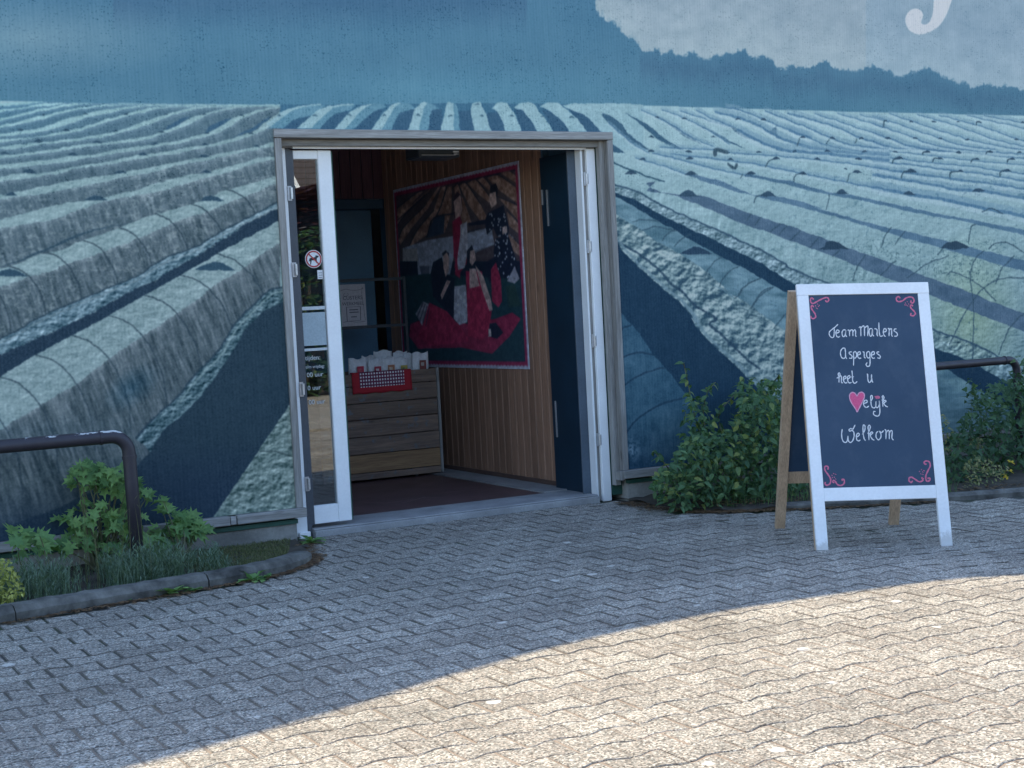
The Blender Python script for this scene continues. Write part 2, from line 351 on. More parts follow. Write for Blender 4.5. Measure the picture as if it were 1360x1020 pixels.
# near-row flap and the big dark triangle beside the door
fl_t = D_((1040, 85), (985, 100), (930, 150), (880, 200), (840, 250), (800, 320), (720, 400), (650, 490), (590, 540), (540, 590), (500, 640))
fl_b = D_((1050, 135), (960, 175), (900, 240), (860, 310), (800, 400), (740, 480), (680, 545), (600, 610), (550, 690), (480, 760), (350, 830), (200, 900), (-1500, 1500))
m = cv.inside([p for p in fl_b]+[(-600, 1200), (480, 1200), (480, 380)]); cv.A[m] = np.array([40, 66, 84])+((NM[m]-.5)*6)[:, None]
m = cv.inside(fl_t+fl_b[8::-1]); cv.A[m] = np.array([80, 114, 128])+(EM[m]*240+EM2[m]*150+(NF[m]-.5)*30)[:, None]
cv.stroke(fl_t, 2.5, (40, 66, 86), .7); cv.stroke([(x+4, y+5) for x, y in fl_t[:8]], 2.2, (140, 172, 180), .7)
dk = (PX < 372) & (PY > 560) & (UY > curve(D_((-3000, 900), (0, 860), (200, 800), (400, 760), (560, 690)), UX)); kk = np.clip((UY-curve(D_((-3000, 860), (0, 820), (300, 760), (560, 640)), UX))/70, 0, 1)*(PX < 372)*(PX > -3000)*(PY > 560)
cv.A = (cv.A*(1-kk[..., None]*.75)+np.array([36, 60, 86])*kk[..., None]*.75).astype(np.float32)
pt = [(384.5, 538), (284, 686), (270, 712), (440, 712), (440, 500)]
m = cv.inside(pt); cv.A[m] = np.array([112, 142, 146])+((crk[m]-.62)*30+(NF[m]-.5)*30+(NM[m]-.5)*30+EM[m]*230+EM2[m]*110)[:, None]
cv.stroke([(345, 600), (365, 600), (388, 606)], 1.8, (60, 84, 90), .8)
# rainbow smear on the film
k = np.clip(1-np.hypot((PX-175+.6*(PY-515))/34, (PY-515)/34), 0, 1)*.5; cv.A -= k[..., None]*np.array([36, 10, -6])
# slivers of trench between the far left rows
for P in (F_((1225, 168), (1180, 190), (1050, 275), (900, 350), (840, 372), (960, 335), (1080, 290), (1180, 215)), F_((882, 178), (800, 200), (700, 240), (650, 270), (620, 318), (720, 285), (800, 235)), F_((500, 165), (400, 190), (300, 250), (270, 290), (380, 250), (470, 190))):
    cv.poly(P, (58, 100, 132), .9)
# pegs and sandbags on the rows
def peg(x, y, wd, h, col=(46, 80, 104)):
    cv.poly([(x-wd*.5, y), (x-wd*.22, y-h*.75), (x, y-h), (x+wd*.18, y-h*.8), (x+wd*.5, y+.4), (x, y+h*.12)], col, .95)
for f, L in ((E_, [(185, 297, 70), (600, 300, 80), (1045, 308, 70), (1140, 152, 60), (350, 398, 90), (880, 410, 90), (45, 508, 90), (660, 518, 100), (1290, 518, 90), (265, 675, 140), (1085, 682, 120), (870, 928, 220), (770, 152, 50), (395, 152, 40), (100, 882, 120)]), (F_, [(270, 156, 50), (620, 158, 50), (960, 160, 50), (1300, 155, 40), (235, 316, 70), (640, 322, 60), (1040, 325, 60), (170, 425, 80), (630, 430, 80), (1090, 442, 70), (55, 518, 80), (620, 531, 90), (640, 680, 110), (685, 930, 230)]), (H_, [(720, 738, 370)]), (G_, [(90, 790, 330)])):
    for x, y, wd in L:
        (p,) = f((x, y)); peg(p[0], p[1], wd/6.8, wd/6.8*(.24 if wd < 200 else .2))
# rows that run straight at the viewer, above the door
T1 = crop(360, 125, 5.667); T2 = crop(590, 125, 5.667)
LT, SD, GP = (146, 190, 206), (98, 150, 176), (58, 100, 132)
m = cv.inside([(366, 136)]+T1((0, 95), (300, 78), (620, 74), (880, 70), (1360, 62))+T2((200, 62), (600, 66), (1000, 72), (1240, 150))+[(822, 182), (366, 182)])
m2 = fld & (PX > 372) & (PX < 790) & (PY < 200)
cv.A[m2] = np.array([66, 116, 148])
def pole(P, c):
    i = cv.poly(P, c)
    if len(i[0]): cv.A[i] += ((NF[i]-.5)*26+(NM[i]-.5)*16)[:, None]
for lt_, sd_, gp_ in [
 (T1((-40, 225), (0, 200), (60, 150), (130, 110), (240, 85), (370, 76), (370, 84), (240, 95), (150, 130), (80, 180), (0, 250)), T1((-40, 260), (0, 250), (80, 180), (150, 130), (240, 95), (370, 84), (410, 84), (330, 150), (250, 175), (150, 205), (90, 260)), T1((95, 262), (150, 207), (250, 177), (340, 148), (200, 262))),
 (T1((190, 262), (270, 190), (350, 120), (440, 88), (620, 76), (620, 86), (470, 100), (400, 160), (300, 262)), T1((300, 262), (400, 160), (470, 100), (640, 78), (600, 120), (480, 150), (420, 200), (370, 265)), T1((370, 266), (420, 202), (480, 152), (590, 128), (480, 266))),
 (T1((475, 268), (600, 130), (690, 85), (800, 68), (720, 90), (640, 170), (550, 270)), T1((550, 270), (640, 170), (720, 90), (840, 72), (866, 100), (780, 130), (720, 180), (610, 272)), T1((610, 272), (720, 182), (780, 132), (845, 118), (755, 272))),
 (T1((750, 276), (830, 160), (910, 80), (980, 63), (930, 100), (830, 278)), T1((830, 278), (930, 100), (980, 63), (1060, 80), (1084, 110), (970, 140), (930, 200), (905, 278)), T1((905, 280), (940, 190), (970, 142), (1080, 114), (1035, 282))),
 (T1((1028, 284), (1080, 110), (1130, 66), (1180, 63), (1150, 100), (1110, 284)), T1((1110, 284), (1150, 100), (1180, 63), (1230, 80), (1268, 115), (1205, 120), (1180, 284)), T1((1180, 284), (1205, 122), (1290, 116), (1290, 284))),
 (T2((-25, 286), (10, 90), (30, 63), (70, 63), (75, 286)), T2((75, 286), (70, 63), (90, 75), (108, 120), (118, 286)), T2((118, 286), (112, 125), (210, 125), (230, 286))),
 (T2((230, 288), (200, 120), (210, 75), (240, 58), (270, 58), (320, 150), (355, 288)), None, T2((355, 288), (320, 150), (400, 132), (440, 200), (465, 288))),
 (T2((465, 288), (440, 200), (400, 130), (366, 108), (390, 70), (430, 60), (470, 68), (530, 150), (585, 288)), None, T2((585, 288), (530, 118), (590, 120), (640, 180), (700, 288))),
 (T2((700, 288), (640, 180), (590, 120), (524, 112), (560, 75), (620, 60), (670, 72), (740, 160), (825, 290)), None, T2((825, 290), (735, 118), (790, 128), (880, 190), (945, 290))),
 (T2((945, 290), (880, 190), (790, 125), (716, 92), (780, 66), (850, 68), (920, 110), (1000, 190), (1080, 290)), None, T2((1080, 290), (935, 112), (1040, 150), (1100, 200), (1190, 290)))]:
    if gp_: cv.poly(gp_, GP)
    if sd_: pole(sd_, SD)
    pole(lt_, LT)
m3 = (PX > 775) & (PX < 830) & (PY < 205)
pole(T2((1190, 290), (1100, 200), (1040, 150), (940, 115), (896, 85), (980, 70), (1250, 72), (1500, 80), (1500, 420), (1260, 420)), LT)
for f, L in ((T1, [(60, 160), (330, 158), (590, 158), (850, 160), (1105, 160)]), (T2, [(45, 165), (250, 72), (285, 162), (510, 165), (740, 168), (960, 170)])):
    for x, y in L: (p,) = f((x, y)); peg(p[0], p[1]+1, 7, 2.6, (72, 112, 136))
# right-hand field
I_ = crop(800, 130, 6.8); J_ = crop(980, 140, 6.8); K_ = crop(1160, 140, 6.8); LL = crop(800, 250, 5.667); M_ = crop(980, 260, 5.667); N_ = crop(1160, 270, 4.435); O_ = crop(800, 380, 3.923)
TQ = (58, 100, 130); TD = (28, 64, 92)
for P in (I_((0, 145), (80, 165), (180, 240), (230, 320), (330, 400), (430, 470), (380, 465), (230, 390), (130, 290), (0, 175)),
          I_((190, 125), (280, 170), (420, 250), (500, 310), (560, 370), (680, 440), (775, 492), (700, 470), (580, 420), (480, 360), (380, 270), (300, 200)),
          I_((470, 150), (560, 195), (680, 270), (780, 330), (860, 390), (912, 432), (850, 400), (740, 350), (660, 290), (580, 220)),
          I_((850, 225), (950, 280), (1050, 330), (1130, 380), (1300, 465), (1200, 430), (1080, 380), (960, 300)),
          I_((1150, 255), (1280, 310), (1400, 372), (1500, 425), (1400, 400), (1250, 350), (1180, 290)),
          I_((60, 400), (150, 455), (205, 505), (60, 485)), J_((345, 170), (330, 205), (262, 242), (350, 290), (500, 348), (400, 300), (352, 250))):
    cv.poly(P, TQ, .95)
cv.stroke(I_((80, 575), (200, 630), (300, 670), (420, 715), (560, 762)), 2.2, (48, 88, 112), .9)
bl = (80, 128, 164)
for f, P, wd in ((K_, [(0, 745), (250, 790), (420, 820), (640, 855), (850, 900), (1000, 930), (1360, 1000), (2200, 1180)], 4.2), (K_, [(0, 630), (200, 660), (500, 710), (750, 760), (1000, 780), (1360, 840), (2400, 1040)], 3.4),
    (K_, [(0, 567), (250, 600), (400, 620), (700, 660), (1100, 715), (1360, 755), (2400, 920)], 2.6), (K_, [(0, 505), (400, 545), (700, 590), (1000, 620), (1360, 680), (2400, 820)], 1.9), (K_, [(0, 470), (300, 490), (600, 530), (900, 555), (1360, 620), (2400, 740)], 1.5),
    (K_, [(0, 405), (400, 440), (900, 500), (1360, 540), (2400, 650)], 1.2), (K_, [(0, 335), (150, 380), (350, 395), (600, 410), (1000, 440), (1360, 480), (2400, 560)], 1.5),
    (K_, [(0, 255), (180, 310), (330, 370), (500, 400), (700, 415)], 1.9), (K_, [(0, 165), (300, 270), (450, 330), (600, 370), (900, 410), (1360, 440)], 1.4), (K_, [(0, 100), (200, 160), (500, 265), (650, 320), (850, 370), (1100, 400)], 1.4),
    (K_, [(150, 80), (400, 160), (700, 260), (900, 320), (1200, 380), (1360, 400)], 1.3), (K_, [(400, 85), (600, 140), (900, 240), (1100, 310), (1360, 370)], 1.3), (K_, [(600, 90), (900, 170), (1200, 270), (1360, 320), (1700, 400)], 1.3),
    (K_, [(850, 90), (1100, 150), (1360, 210), (1800, 330)], 1.2), (K_, [(1000, 90), (1360, 160), (1900, 280)], 1.1),
    (J_, [(-100, 20), (0, 40), (200, 110), (350, 180), (480, 230), (620, 290), (800, 360), (1000, 400), (1360, 430)], 1.8), (J_, [(-200, 60), (0, 110), (200, 190), (300, 250), (480, 330), (650, 380), (900, 420), (1360, 450)], 3.0), (J_, [(0, 225), (120, 290), (250, 350), (400, 400), (700, 430), (1360, 500)], 3.6),
    (J_, [(250, 50), (440, 130), (600, 190), (800, 280), (1000, 350), (1200, 380), (1360, 392)], 2.0), (J_, [(450, 70), (700, 140), (900, 200), (1100, 290), (1360, 370)], 2.2), (J_, [(700, 80), (900, 140), (1100, 210), (1300, 270)], 1.3), (J_, [(900, 75), (1130, 140), (1360, 210)], 1.2), (J_, [(1100, 85), (1360, 150)], 1.1),
    (J_, [(-700, 380), (-300, 400), (0, 435), (450, 465), (700, 490), (1100, 540), (1360, 580)], 1.5), (J_, [(-600, 440), (0, 510), (250, 550), (500, 600), (800, 660), (1100, 720), (1360, 762)], 1.9), (J_, [(470, 230), (560, 262), (660, 300)], 3.2),
    (I_, [(350, 110), (600, 230), (800, 350), (1000, 440)], 1.2), (I_, [(540, 110), (760, 190), (960, 300), (1150, 420)], 1.1), (I_, [(700, 120), (930, 190), (1150, 260)], 1.4), (I_, [(850, 110), (1000, 190), (1200, 270)], 1.4), (I_, [(60, 230), (250, 400), (420, 500)], 1.0),
    (I_, [(450, 500), (700, 560), (1000, 640), (1400, 720)], 1.8), (I_, [(300, 540), (620, 640), (760, 690)], 1.4)):
    Q = f(*P); cv.stroke([(x, y-wd*.9-1.2) for x, y in Q], wd*1.8+2, (120, 164, 190), .40); cv.stroke([(x, y+wd*.8+1.6) for x, y in Q], wd*1.2+1.6, (176, 212, 228), .45); cv.stroke(Q, wd+.2, bl, .80)
def bandp(U, Lw, c, k=.9):
    P = U+Lw[::-1]; i = cv.poly(P, c, k)
    if len(i[0]): cv.A[i] += ((NM[i]-.5)*34+(NF[i]-.5)*14)[:, None]
bandp(I_((750, 682), (900, 712), (1100, 760))+J_((130, 812), (340, 818), (560, 870), (780, 940))+M_((560, 85), (700, 125), (900, 182), (1100, 235), (1360, 290), (2600, 600)), I_((760, 700), (900, 750), (1150, 830))+J_((340, 868), (560, 920), (700, 960))+M_((560, 110), (720, 155), (920, 215), (1100, 275), (1360, 345), (2600, 700)), (80, 120, 152))
bandp(J_((60, 620), (200, 640), (500, 690), (700, 750), (860, 795), (1000, 805), (1200, 850), (1360, 880))+K_((200, 897), (360, 930), (560, 970), (760, 1010), (1400, 1130), (2600, 1400)), J_((60, 640), (180, 660), (480, 725), (700, 785), (860, 815), (1100, 860), (1360, 915))+K_((300, 955), (600, 1010), (800, 1045), (1400, 1180), (2600, 1480)), (78, 120, 152))
bandp(I_((400, 770), (480, 760))+LL((330, 20), (600, 55), (760, 55), (940, 125), (1100, 190))+M_((200, 170), (420, 240), (640, 320), (850, 400), (1080, 480), (1360, 585))+N_((560, 520), (700, 580), (887, 645), (1500, 900)), I_((400, 785), (540, 860))+LL((560, 62), (780, 150), (960, 230), (1160, 310))+M_((200, 262), (400, 342), (560, 400), (720, 455), (900, 530), (1100, 612))+N_((340, 545), (560, 632), (700, 685), (887, 755), (1500, 1050)), (76, 108, 138))
# streaked flank below that band
m = cv.inside(LL((200, -60), (560, 62), (780, 150), (960, 230), (1160, 310), (1360, 400))+M_((400, 342), (720, 455), (1100, 612), (1500, 800))+M_((900, 900), (560, 650))+LL((1360, 600), (1040, 450), (640, 250), (300, 80), (90, 10), (100, -60)))
cv.A[m] += ((fbm((PX[m]+.25*PY[m])*.2, PY[m]*.03, 101, 4)-.5)*62)[:, None]
for P, wd in ((I_((1020, 520), (1030, 475), (1120, 490)), 5), (I_((1140, 600), (1190, 640), (1215, 600)), 3)): cv.stroke(P, wd, (60, 92, 112), .8)
# trench between the two nearest rows, right
tr = LL((60, 22), (80, 32), (240, 85), (370, 160), (480, 220), (640, 300), (800, 370), (960, 450), (1040, 490), (1200, 570), (1360, 670))+M_((415, 660),)+N_((100, 720), (370, 858), (500, 900), (620, 960), (760, 1040), (1500, 1500))
trl = LL((60, 40), (80, 52), (200, 120), (400, 235), (560, 325), (700, 410), (900, 520), (1080, 610), (1250, 710), (1360, 772))+N_((50, 720), (360, 930), (560, 1060), (700, 1150), (1500, 1700))
fl = [(x+4, y-9-(x-800)*.03) for x, y in tr]
m = cv.inside(fl+tr[::-1]); cv.A[m] = np.array([124, 160, 176])+(EM[m]*230+EM2[m]*150+(NF[m]-.5)*30)[:, None]
cv.stroke(fl, 2.4, (50, 84, 110), .8, False)
i = cv.poly(tr+trl[::-1], TD); cv.A[i] += ((NM[i]-.5)*6)[:, None]
# smooth blue top of the nearest row, then crumpled flank
ridge = LL((60, 160), (90, 190), (200, 260), (300, 320), (400, 400), (560, 480), (700, 570), (850, 680), (1000, 830), (1100, 900))+O_((560, -20), (760, 90), (900, 200), (1100, 330), (1800, 800))
i = cv.poly(trl+ridge[::-1], (100, 142, 162)); cv.A[i] += ((fbm(PX[i]*.05, PY[i]*.12, 111, 4)-.5)*86)[:, None]
flank_b = LL((60, 380), (100, 410), (200, 520), (300, 620), (440, 740), (560, 840), (650, 930), (710, 1020))+O_((400, 80), (450, 140), (490, 210), (580, 310), (690, 410), (790, 510), (850, 560), (1000, 660), (1500, 1000))
i = cv.poly(ridge+[(1500, 760)]+flank_b[::-1], (122, 156, 168))
w1 = fbm(PX[i]*.075+NB[i]*3, PY[i]*.11, 121, 4, True); w2 = fbm((PX[i]+.6*PY[i])*.12, (PY[i]-.5*PX[i])*.045, 131, 3, True)
cv.A[i] += (EM[i]*300+EM2[i]*90+emb(.05, .06, 331, 2.5, 3.5)[i]*340+np.clip((w1-.84)/.08, 0, 1)*-34+np.clip((w2-.86)/.07, 0, 1)*-40)[:, None]*np.array([1, .96, .86]); cv.A[i] = np.clip(cv.A[i], [52, 88, 112], [176, 204, 212])
m = cv.inside(flank_b+[(1700, 1300), (700, 1300), (700, 420)]); cv.A[m] = np.array([28, 63, 91])+((NM[m]-.5)*8)[:, None]
cv.stroke(LL((100, 400), (250, 480), (400, 590), (520, 720), (600, 780), (720, 900), (860, 980))+O_((560, 200), (640, 270), (740, 370), (820, 430)), 3.0, (40, 72, 98), .75)
cv.stroke([(x+3, y-2) for x, y in flank_b], 3.4, (116, 152, 170), .7)
pa = O_((60, 90), (90, 125), (150, 200), (210, 270), (260, 350), (350, 450), (430, 560), (490, 650), (520, 760), (560, 1100), (60, 1100))
i = cv.poly(pa, (56, 98, 126)); cv.A[i] += ((NM[i]-.5)*34+(fbm(PX[i]*.3, PY[i]*.06, 141, 3)-.5)*22)[:, None]-np.clip((PY[i]-560)/90, 0, 1)[:, None]*np.array([18, 26, 22])
k = np.clip(1-np.hypot((PX-838)/16, (PY-598)/20), 0, 1); cv.A += (k*(NF > .5)*70)[..., None]
for P in ([(90, 240), (110, 220), (150, 208)], [(100, 372), (180, 347), (265, 357)], [(108, 522), (200, 462), (320, 425)], [(122, 765), (200, 680), (300, 620), (430, 583)]): cv.stroke(O_(*P), 2.0, (30, 62, 90), .9)
for P in (LL((450, 400), (500, 335), (555, 322)), LL((545, 440), (600, 380), (660, 350)), LL((760, 680), (830, 570), (900, 515)), LL((880, 740), (940, 640), (1040, 580)), LL((1000, 830), (1100, 720), (1190, 680)), LL((1130, 880), (1200, 780), (1290, 740)), LL((300, 320), (400, 290), (540, 318)), LL((230, 250), (340, 235), (420, 250)), M_((0, 740), (80, 660), (180, 620)), M_((100, 840), (180, 740), (270, 690)), M_((270, 1000), (330, 920), (400, 870)),
          M_((60, 190), (100, 140)), M_((130, 220), (170, 165)), M_((250, 270), (320, 210)), M_((310, 295), (370, 230)), M_((395, 335), (470, 265)), M_((545, 385), (610, 315)), M_((715, 460), (770, 410)), M_((870, 640), (900, 530), (960, 450)), M_((1070, 600), (1190, 490)),
          N_((45, 260), (70, 190), (110, 140)), N_((130, 240), (185, 165)), N_((380, 300), (420, 250)), N_((570, 410), (600, 330), (650, 280)), N_((720, 470), (760, 380), (830, 310)), N_((450, 830), (520, 680), (620, 530), (740, 445), (887, 440)), N_((580, 1000), (590, 640), (566, 400)), N_((740, 890), (800, 740), (900, 630)), N_((200, 440), (310, 360), (440, 310)), N_((430, 420), (480, 405), (620, 480), (720, 575)), N_((560, 230), (572, 150), (600, 125)), N_((680, 270), (720, 235), (800, 235), (900, 300)), N_((640, 50), (700, 30), (760, 60)),
          K_((90, 190), (98, 145), (120, 140)), K_((930, 180), (940, 150), (980, 155)), K_((255, 655), (270, 610), (300, 595), (380, 600)), K_((690, 650), (705, 605), (810, 598)), K_((1145, 640), (1150, 600), (1200, 580)), K_((175, 520), (190, 488), (240, 484)), K_((530, 515), (545, 485), (600, 482)), K_((880, 515), (895, 490), (950, 488)), K_((1205, 515), (1215, 490), (1260, 485)), K_((440, 440), (450, 422), (500, 422)), K_((1015, 440), (1025, 422), (1070, 420)),
          J_((255, 560), (290, 500), (350, 485)), J_((505, 690), (525, 630), (590, 620)), J_((985, 690), (1015, 620)), J_((795, 940), (830, 810)), J_((150, 880), (175, 820), (250, 800)), J_((20, 660), (35, 620)), J_((540, 370), (555, 300)), J_((800, 350), (820, 310)), J_((1060, 340), (1070, 300))):
    cv.stroke(P, 1.6, (52, 84, 104), .7)
for f, L, s in ((I_, [(440, 355, 55), (440, 487, 70), (780, 492, 70), (365, 560, 70), (790, 552, 80), (1160, 562, 60), (260, 690, 110), (800, 695, 110), (1340, 690, 80), (780, 888, 190), (495, 182, 50), (745, 187, 50), (1000, 357, 40), (1220, 195, 50)], 6.8), (J_, [(190, 424, 60), (512, 418, 50), (815, 424, 60), (1140, 424, 60), (345, 490, 80), (715, 490, 70), (1085, 488, 70), (115, 622, 100), (585, 627, 90), (1080, 610, 90), (270, 818, 150), (940, 797, 120), (235, 130, 60), (590, 298, 60), (850, 300, 60), (1110, 300, 60), (970, 580, 40)], 6.8), (K_, [(130, 302, 60), (375, 306, 50), (605, 308, 50), (850, 310, 50), (1290, 312, 50), (200, 424, 60), (485, 424, 60), (770, 427, 60), (1055, 424, 60), (1320, 427, 50), (235, 488, 70), (600, 488, 70), (935, 492, 60), (1255, 490, 60), (340, 606, 110), (790, 600, 70), (1210, 598, 90), (320, 805, 110), (950, 778, 120), (545, 150, 50), (340, 150, 40), (765, 152, 40), (960, 158, 50), (1345, 160, 40)], 6.8)):
    for x, y, wd in L: (p,) = f((x, y)); peg(p[0], p[1], wd/s, wd/s*.3, (50, 82, 108))
peg(924, 337, 44, 9.5, (40, 70, 98)); cv.poly(M_((610, 405), (650, 380), (660, 345), (700, 340), (760, 355), (840, 402)), (44, 74, 98)); cv.poly(N_((400, 262), (440, 232), (490, 222), (550, 250), (570, 262), (480, 275)), (46, 76, 100))
wr = (PX > 1130) & (PX < 1330) & (PY > 318) & (PY < 375) & (crk2 > .8) & (NM > .5) & (cv.A[..., 0] > 100); cv.A[wr] -= 50
wr = (PX > 960) & (PY > 230) & (PY < 520) & (crk > .86) & (cv.A[..., 0] > 105); cv.A[wr] -= np.array([34, 32, 28])
k = np.clip(1-np.hypot((PX-1290)/70, (PY-420)/120), 0, 1)*(cv.A[..., 0] > 100); cv.A += k[..., None]*np.array([10, 8, -16])
# the tail of the white letter j of the sign lettering
J2 = crop(780, 0, 2.345)
jj = J2((1170, -620), (1136, 0), (1117, 50), (1088, 88), (1040, 108), (1004, 96), (990, 62), (1004, 34), (1030, 28), (1046, 46), (1040, 72), (1056, 76), (1070, 60), (1078, 20), (1080, -100), (1100, -620))
cv.X = PX; cv.Y = PY
cv.poly([tuple(p) for p in smooth_line(jj[1:-1], 5)]+[jj[-1], jj[0]], (196, 214, 228))
for _k in range(1):
    B5 = cv.A.copy(); B5[1:-1] = (cv.A[:-2]+2*cv.A[1:-1]+cv.A[2:])*.25; cv.A[:, 1:-1] = (B5[:, :-2]+2*B5[:, 1:-1]+B5[:, 2:])*.25
del B5
gr_ = _vn((GX*150).astype(np.float32), (GZ*150).astype(np.float32), 181)-.5; cv.A += (gr_*np.where(fld, 17, 6))[..., None]; del gr_
# weave of the mesh banner, specks of dirt
weave = (np.sin(GX*2*math.pi/.022)*.5+.5)*5+(_vn((GX*120).astype(np.float32), (GZ*6).astype(np.float32), 151)-.5)*6
spk = (_vn((GX*190).astype(np.float32), (GZ*190).astype(np.float32), 161) > .86)*(_vn((GX*9).astype(np.float32), (GZ*9).astype(np.float32), 171))
cv.A += (weave-3)[..., None]; cv.A -= (spk*34*(GZ > 2.1)+spk*14)[..., None]
LIGHT = np.array([.70, .94, 1.22], np.float32)      # light on the shaded facade: turns display colours into ink albedo
alb = np.clip(lin(cv.A/255.0)/LIGHT, .004, .85)
mural_img = to_image('mural_print', srgb(alb))
del PX, PY, UX, UY, NB, NF, NM, crk, crk2, rc, base, skyc, alb, stk, stk2
# ------------------------------------------------------------------ materials of the place
def paver_mat(name, joint=False):
    m, t, b = mat(name, .85); co = coords(t, 'World')
    g = nd(t, 'ShaderNodeNewGeometry'); isl = g.outputs['Random Per Island']; inf = nd(t, 'ShaderNodeObjectInfo').outputs['Random']
    rv = math_(t, 'FRACT', math_(t, 'ADD', isl, inf))
    base = mix(t, (.28, .253, .215), (.36, .333, .285), rv)
    big = noise(t, co, 1.1, 5, .65); base = mix(t, base, ramp(t, big, [(.3, .70), (.7, 1.14)]), 1, 'MULTIPLY')
    sp = nd(t, 'ShaderNodeTexVoronoi'); sp.inputs['Scale'].default_value = 155; t.links.new(co, sp.inputs['Vector'])
    grain = nd(t, 'ShaderNodeSeparateColor'); t.links.new(sp.outputs['Color'], grain.inputs[0])
    base = mix(t, base, ramp(t, grain.outputs[0], [(0, .18), (.4, .80), (.75, 1.15), (1, 2.05)]), 1, 'MULTIPLY')
    base = mix(t, base, mix(t, (1.08, .97, .9), (.92, 1.01, 1.06), grain.outputs[1]), .8, 'MULTIPLY')
    st = noise(t, co, 6, 5, .65); base = mix(t, base, ramp(t, st, [(.35, .84), (.6, 1.04)]), 1, 'MULTIPLY')
    # dried chewing gum and lime spots
    wv = nd(t, 'ShaderNodeVectorMath', operation='MULTIPLY_ADD'); t.links.new(noise(t, co, 30, 2, .5, 1), wv.inputs[0]); wv.inputs[1].default_value = (.03, .03, .03); t.links.new(co, wv.inputs[2])
    v = nd(t, 'ShaderNodeTexVoronoi'); v.inputs['Scale'].default_value = 4.6; t.links.new(wv.outputs[0], v.inputs['Vector'])
    rs = nd(t, 'ShaderNodeSeparateColor'); t.links.new(v.outputs['Color'], rs.inputs[0])
    rad = math_(t, 'MULTIPLY', ramp(t, rs.outputs[0], [(.42, 0.0), (1, 1.0)]), .15)
    gum = ramp(t, math_(t, 'SUBTRACT', rad, v.outputs['Distance']), [(.0, 0.0), (.02, .85)])
    base = mix(t, base, (.60, .57, .51), gum)
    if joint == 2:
        sy = nd(t, 'ShaderNodeSeparateXYZ'); t.links.new(co, sy.inputs[0]); shade_y = ramp(t, math_(t, 'MULTIPLY', math_(t, 'ADD', sy.outputs[1], 5.0), .2), [(.05, .25), (.40, .72)])  # edge dirt, darkened towards the shop to paint in the shade
        base = mix(t, base, (.075, .062, .052), shade_y)
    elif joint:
        moss = ramp(t, noise(t, co, 3, 4, .6), [(.42, 0.0), (.62, 1.0)]); sy = nd(t, 'ShaderNodeSeparateXYZ'); t.links.new(co, sy.inputs[0]); shade_y = ramp(t, math_(t, 'MULTIPLY', math_(t, 'ADD', sy.outputs[1], 5.0), .2), [(.12, 0.0), (.5, 1.0)])  # patchy moss; the darkening towards the shop is shade put into the colour
        sand_sun = mix(t, (.20, .15, .11), (.30, .235, .18), noise(t, co, 60, 4)); sand_shade = mix(t, mix(t, (.035, .034, .032), (.07, .062, .052), noise(t, co, 60, 4)), (.035, .05, .018), moss); base = mix(t, sand_sun, sand_shade, shade_y)
    t.links.new(base, b.inputs['Base Color']); bump(t, b, math_(t, 'ADD', noise(t, co, 260, 3, .7), noise(t, co, 60, 3)), .55, .0025); return m
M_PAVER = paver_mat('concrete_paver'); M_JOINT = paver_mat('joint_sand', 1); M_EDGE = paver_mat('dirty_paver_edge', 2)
M_SOIL = plain('bed_soil', (.062, .05, .036), .95, .5, 9, bmp=.8, fine=70)
M_KERB = plain('kerb_concrete', (.15, .145, .13), .9, .75, 9, bmp=.9, fine=60)
M_CONC = plain('plinth_concrete', (.30, .29, .265), .9, .45, 4, bmp=.6, fine=60)
M_SILL = plain('sill_concrete', (.33, .33, .33), .8, .3, 5, bmp=.3, fine=120)
M_WHITE = plain('white_gloss_paint', (.86, .87, .87), .35, .07, 4, bmp=.05, gr=.3)
M_GREYWOOD = wood('weathered_grey_board', (.34, .33, .31), (.19, .18, .165), 'Z')
M_GREYWOODX = wood('weathered_grey_board_flat', (.36, .35, .33), (.20, .19, .175), 'X')
M_GREEN = plain('dark_green_paint', (.03, .10, .075), .5, .3, 6, bmp=.1)
M_GASKET = plain('dark_grey_frame_paint', (.075, .085, .10), .45, .2, 6, bmp=.1)
M_HINGE = plain('zinc_hinge', (.55, .55, .56), .35, .2, 20, metal=.6)
M_NAVY = plain('navy_door_paint', (.008, .030, .055), .5, .25, 4, bmp=.05)
M_NAVYEDGE = plain('slate_blue_edge_paint', (.085, .115, .15), .5, .2, 4, bmp=.05)
M_WALLWOOD = wood('varnished_pine_board', (.44, .25, .165), (.29, .16, .105), 'Z', .45)
M_GROOVE = plain('lit_groove_tan', (.72, .56, .46), .7, .15, 6)  # pale tan stands in for light caught on the groove edges
M_DARKIN = plain('veiled_interior_blue', (.06, .13, .21), .7, .2, 3)  # blue raised in the colour to stand in for a veil of glare
M_FLOOR = plain('oxblood_floor_tile', (.135, .08, .08), .5, .3, 5, bmp=.25, fine=50)
M_ROOM = plain('dim_room_wall', (.78, .78, .78), .8, .2, 3)
M_BRICKW = plain('rendered_wall', (.34, .33, .30), .9, .3, 3)
M_ROOF = plain('roof_bitumen', (.08, .08, .085), .9, .3, 3)
M_METAL = plain('black_steel_tube', (.06, .075, .09), .4, .2, 20, metal=.2)

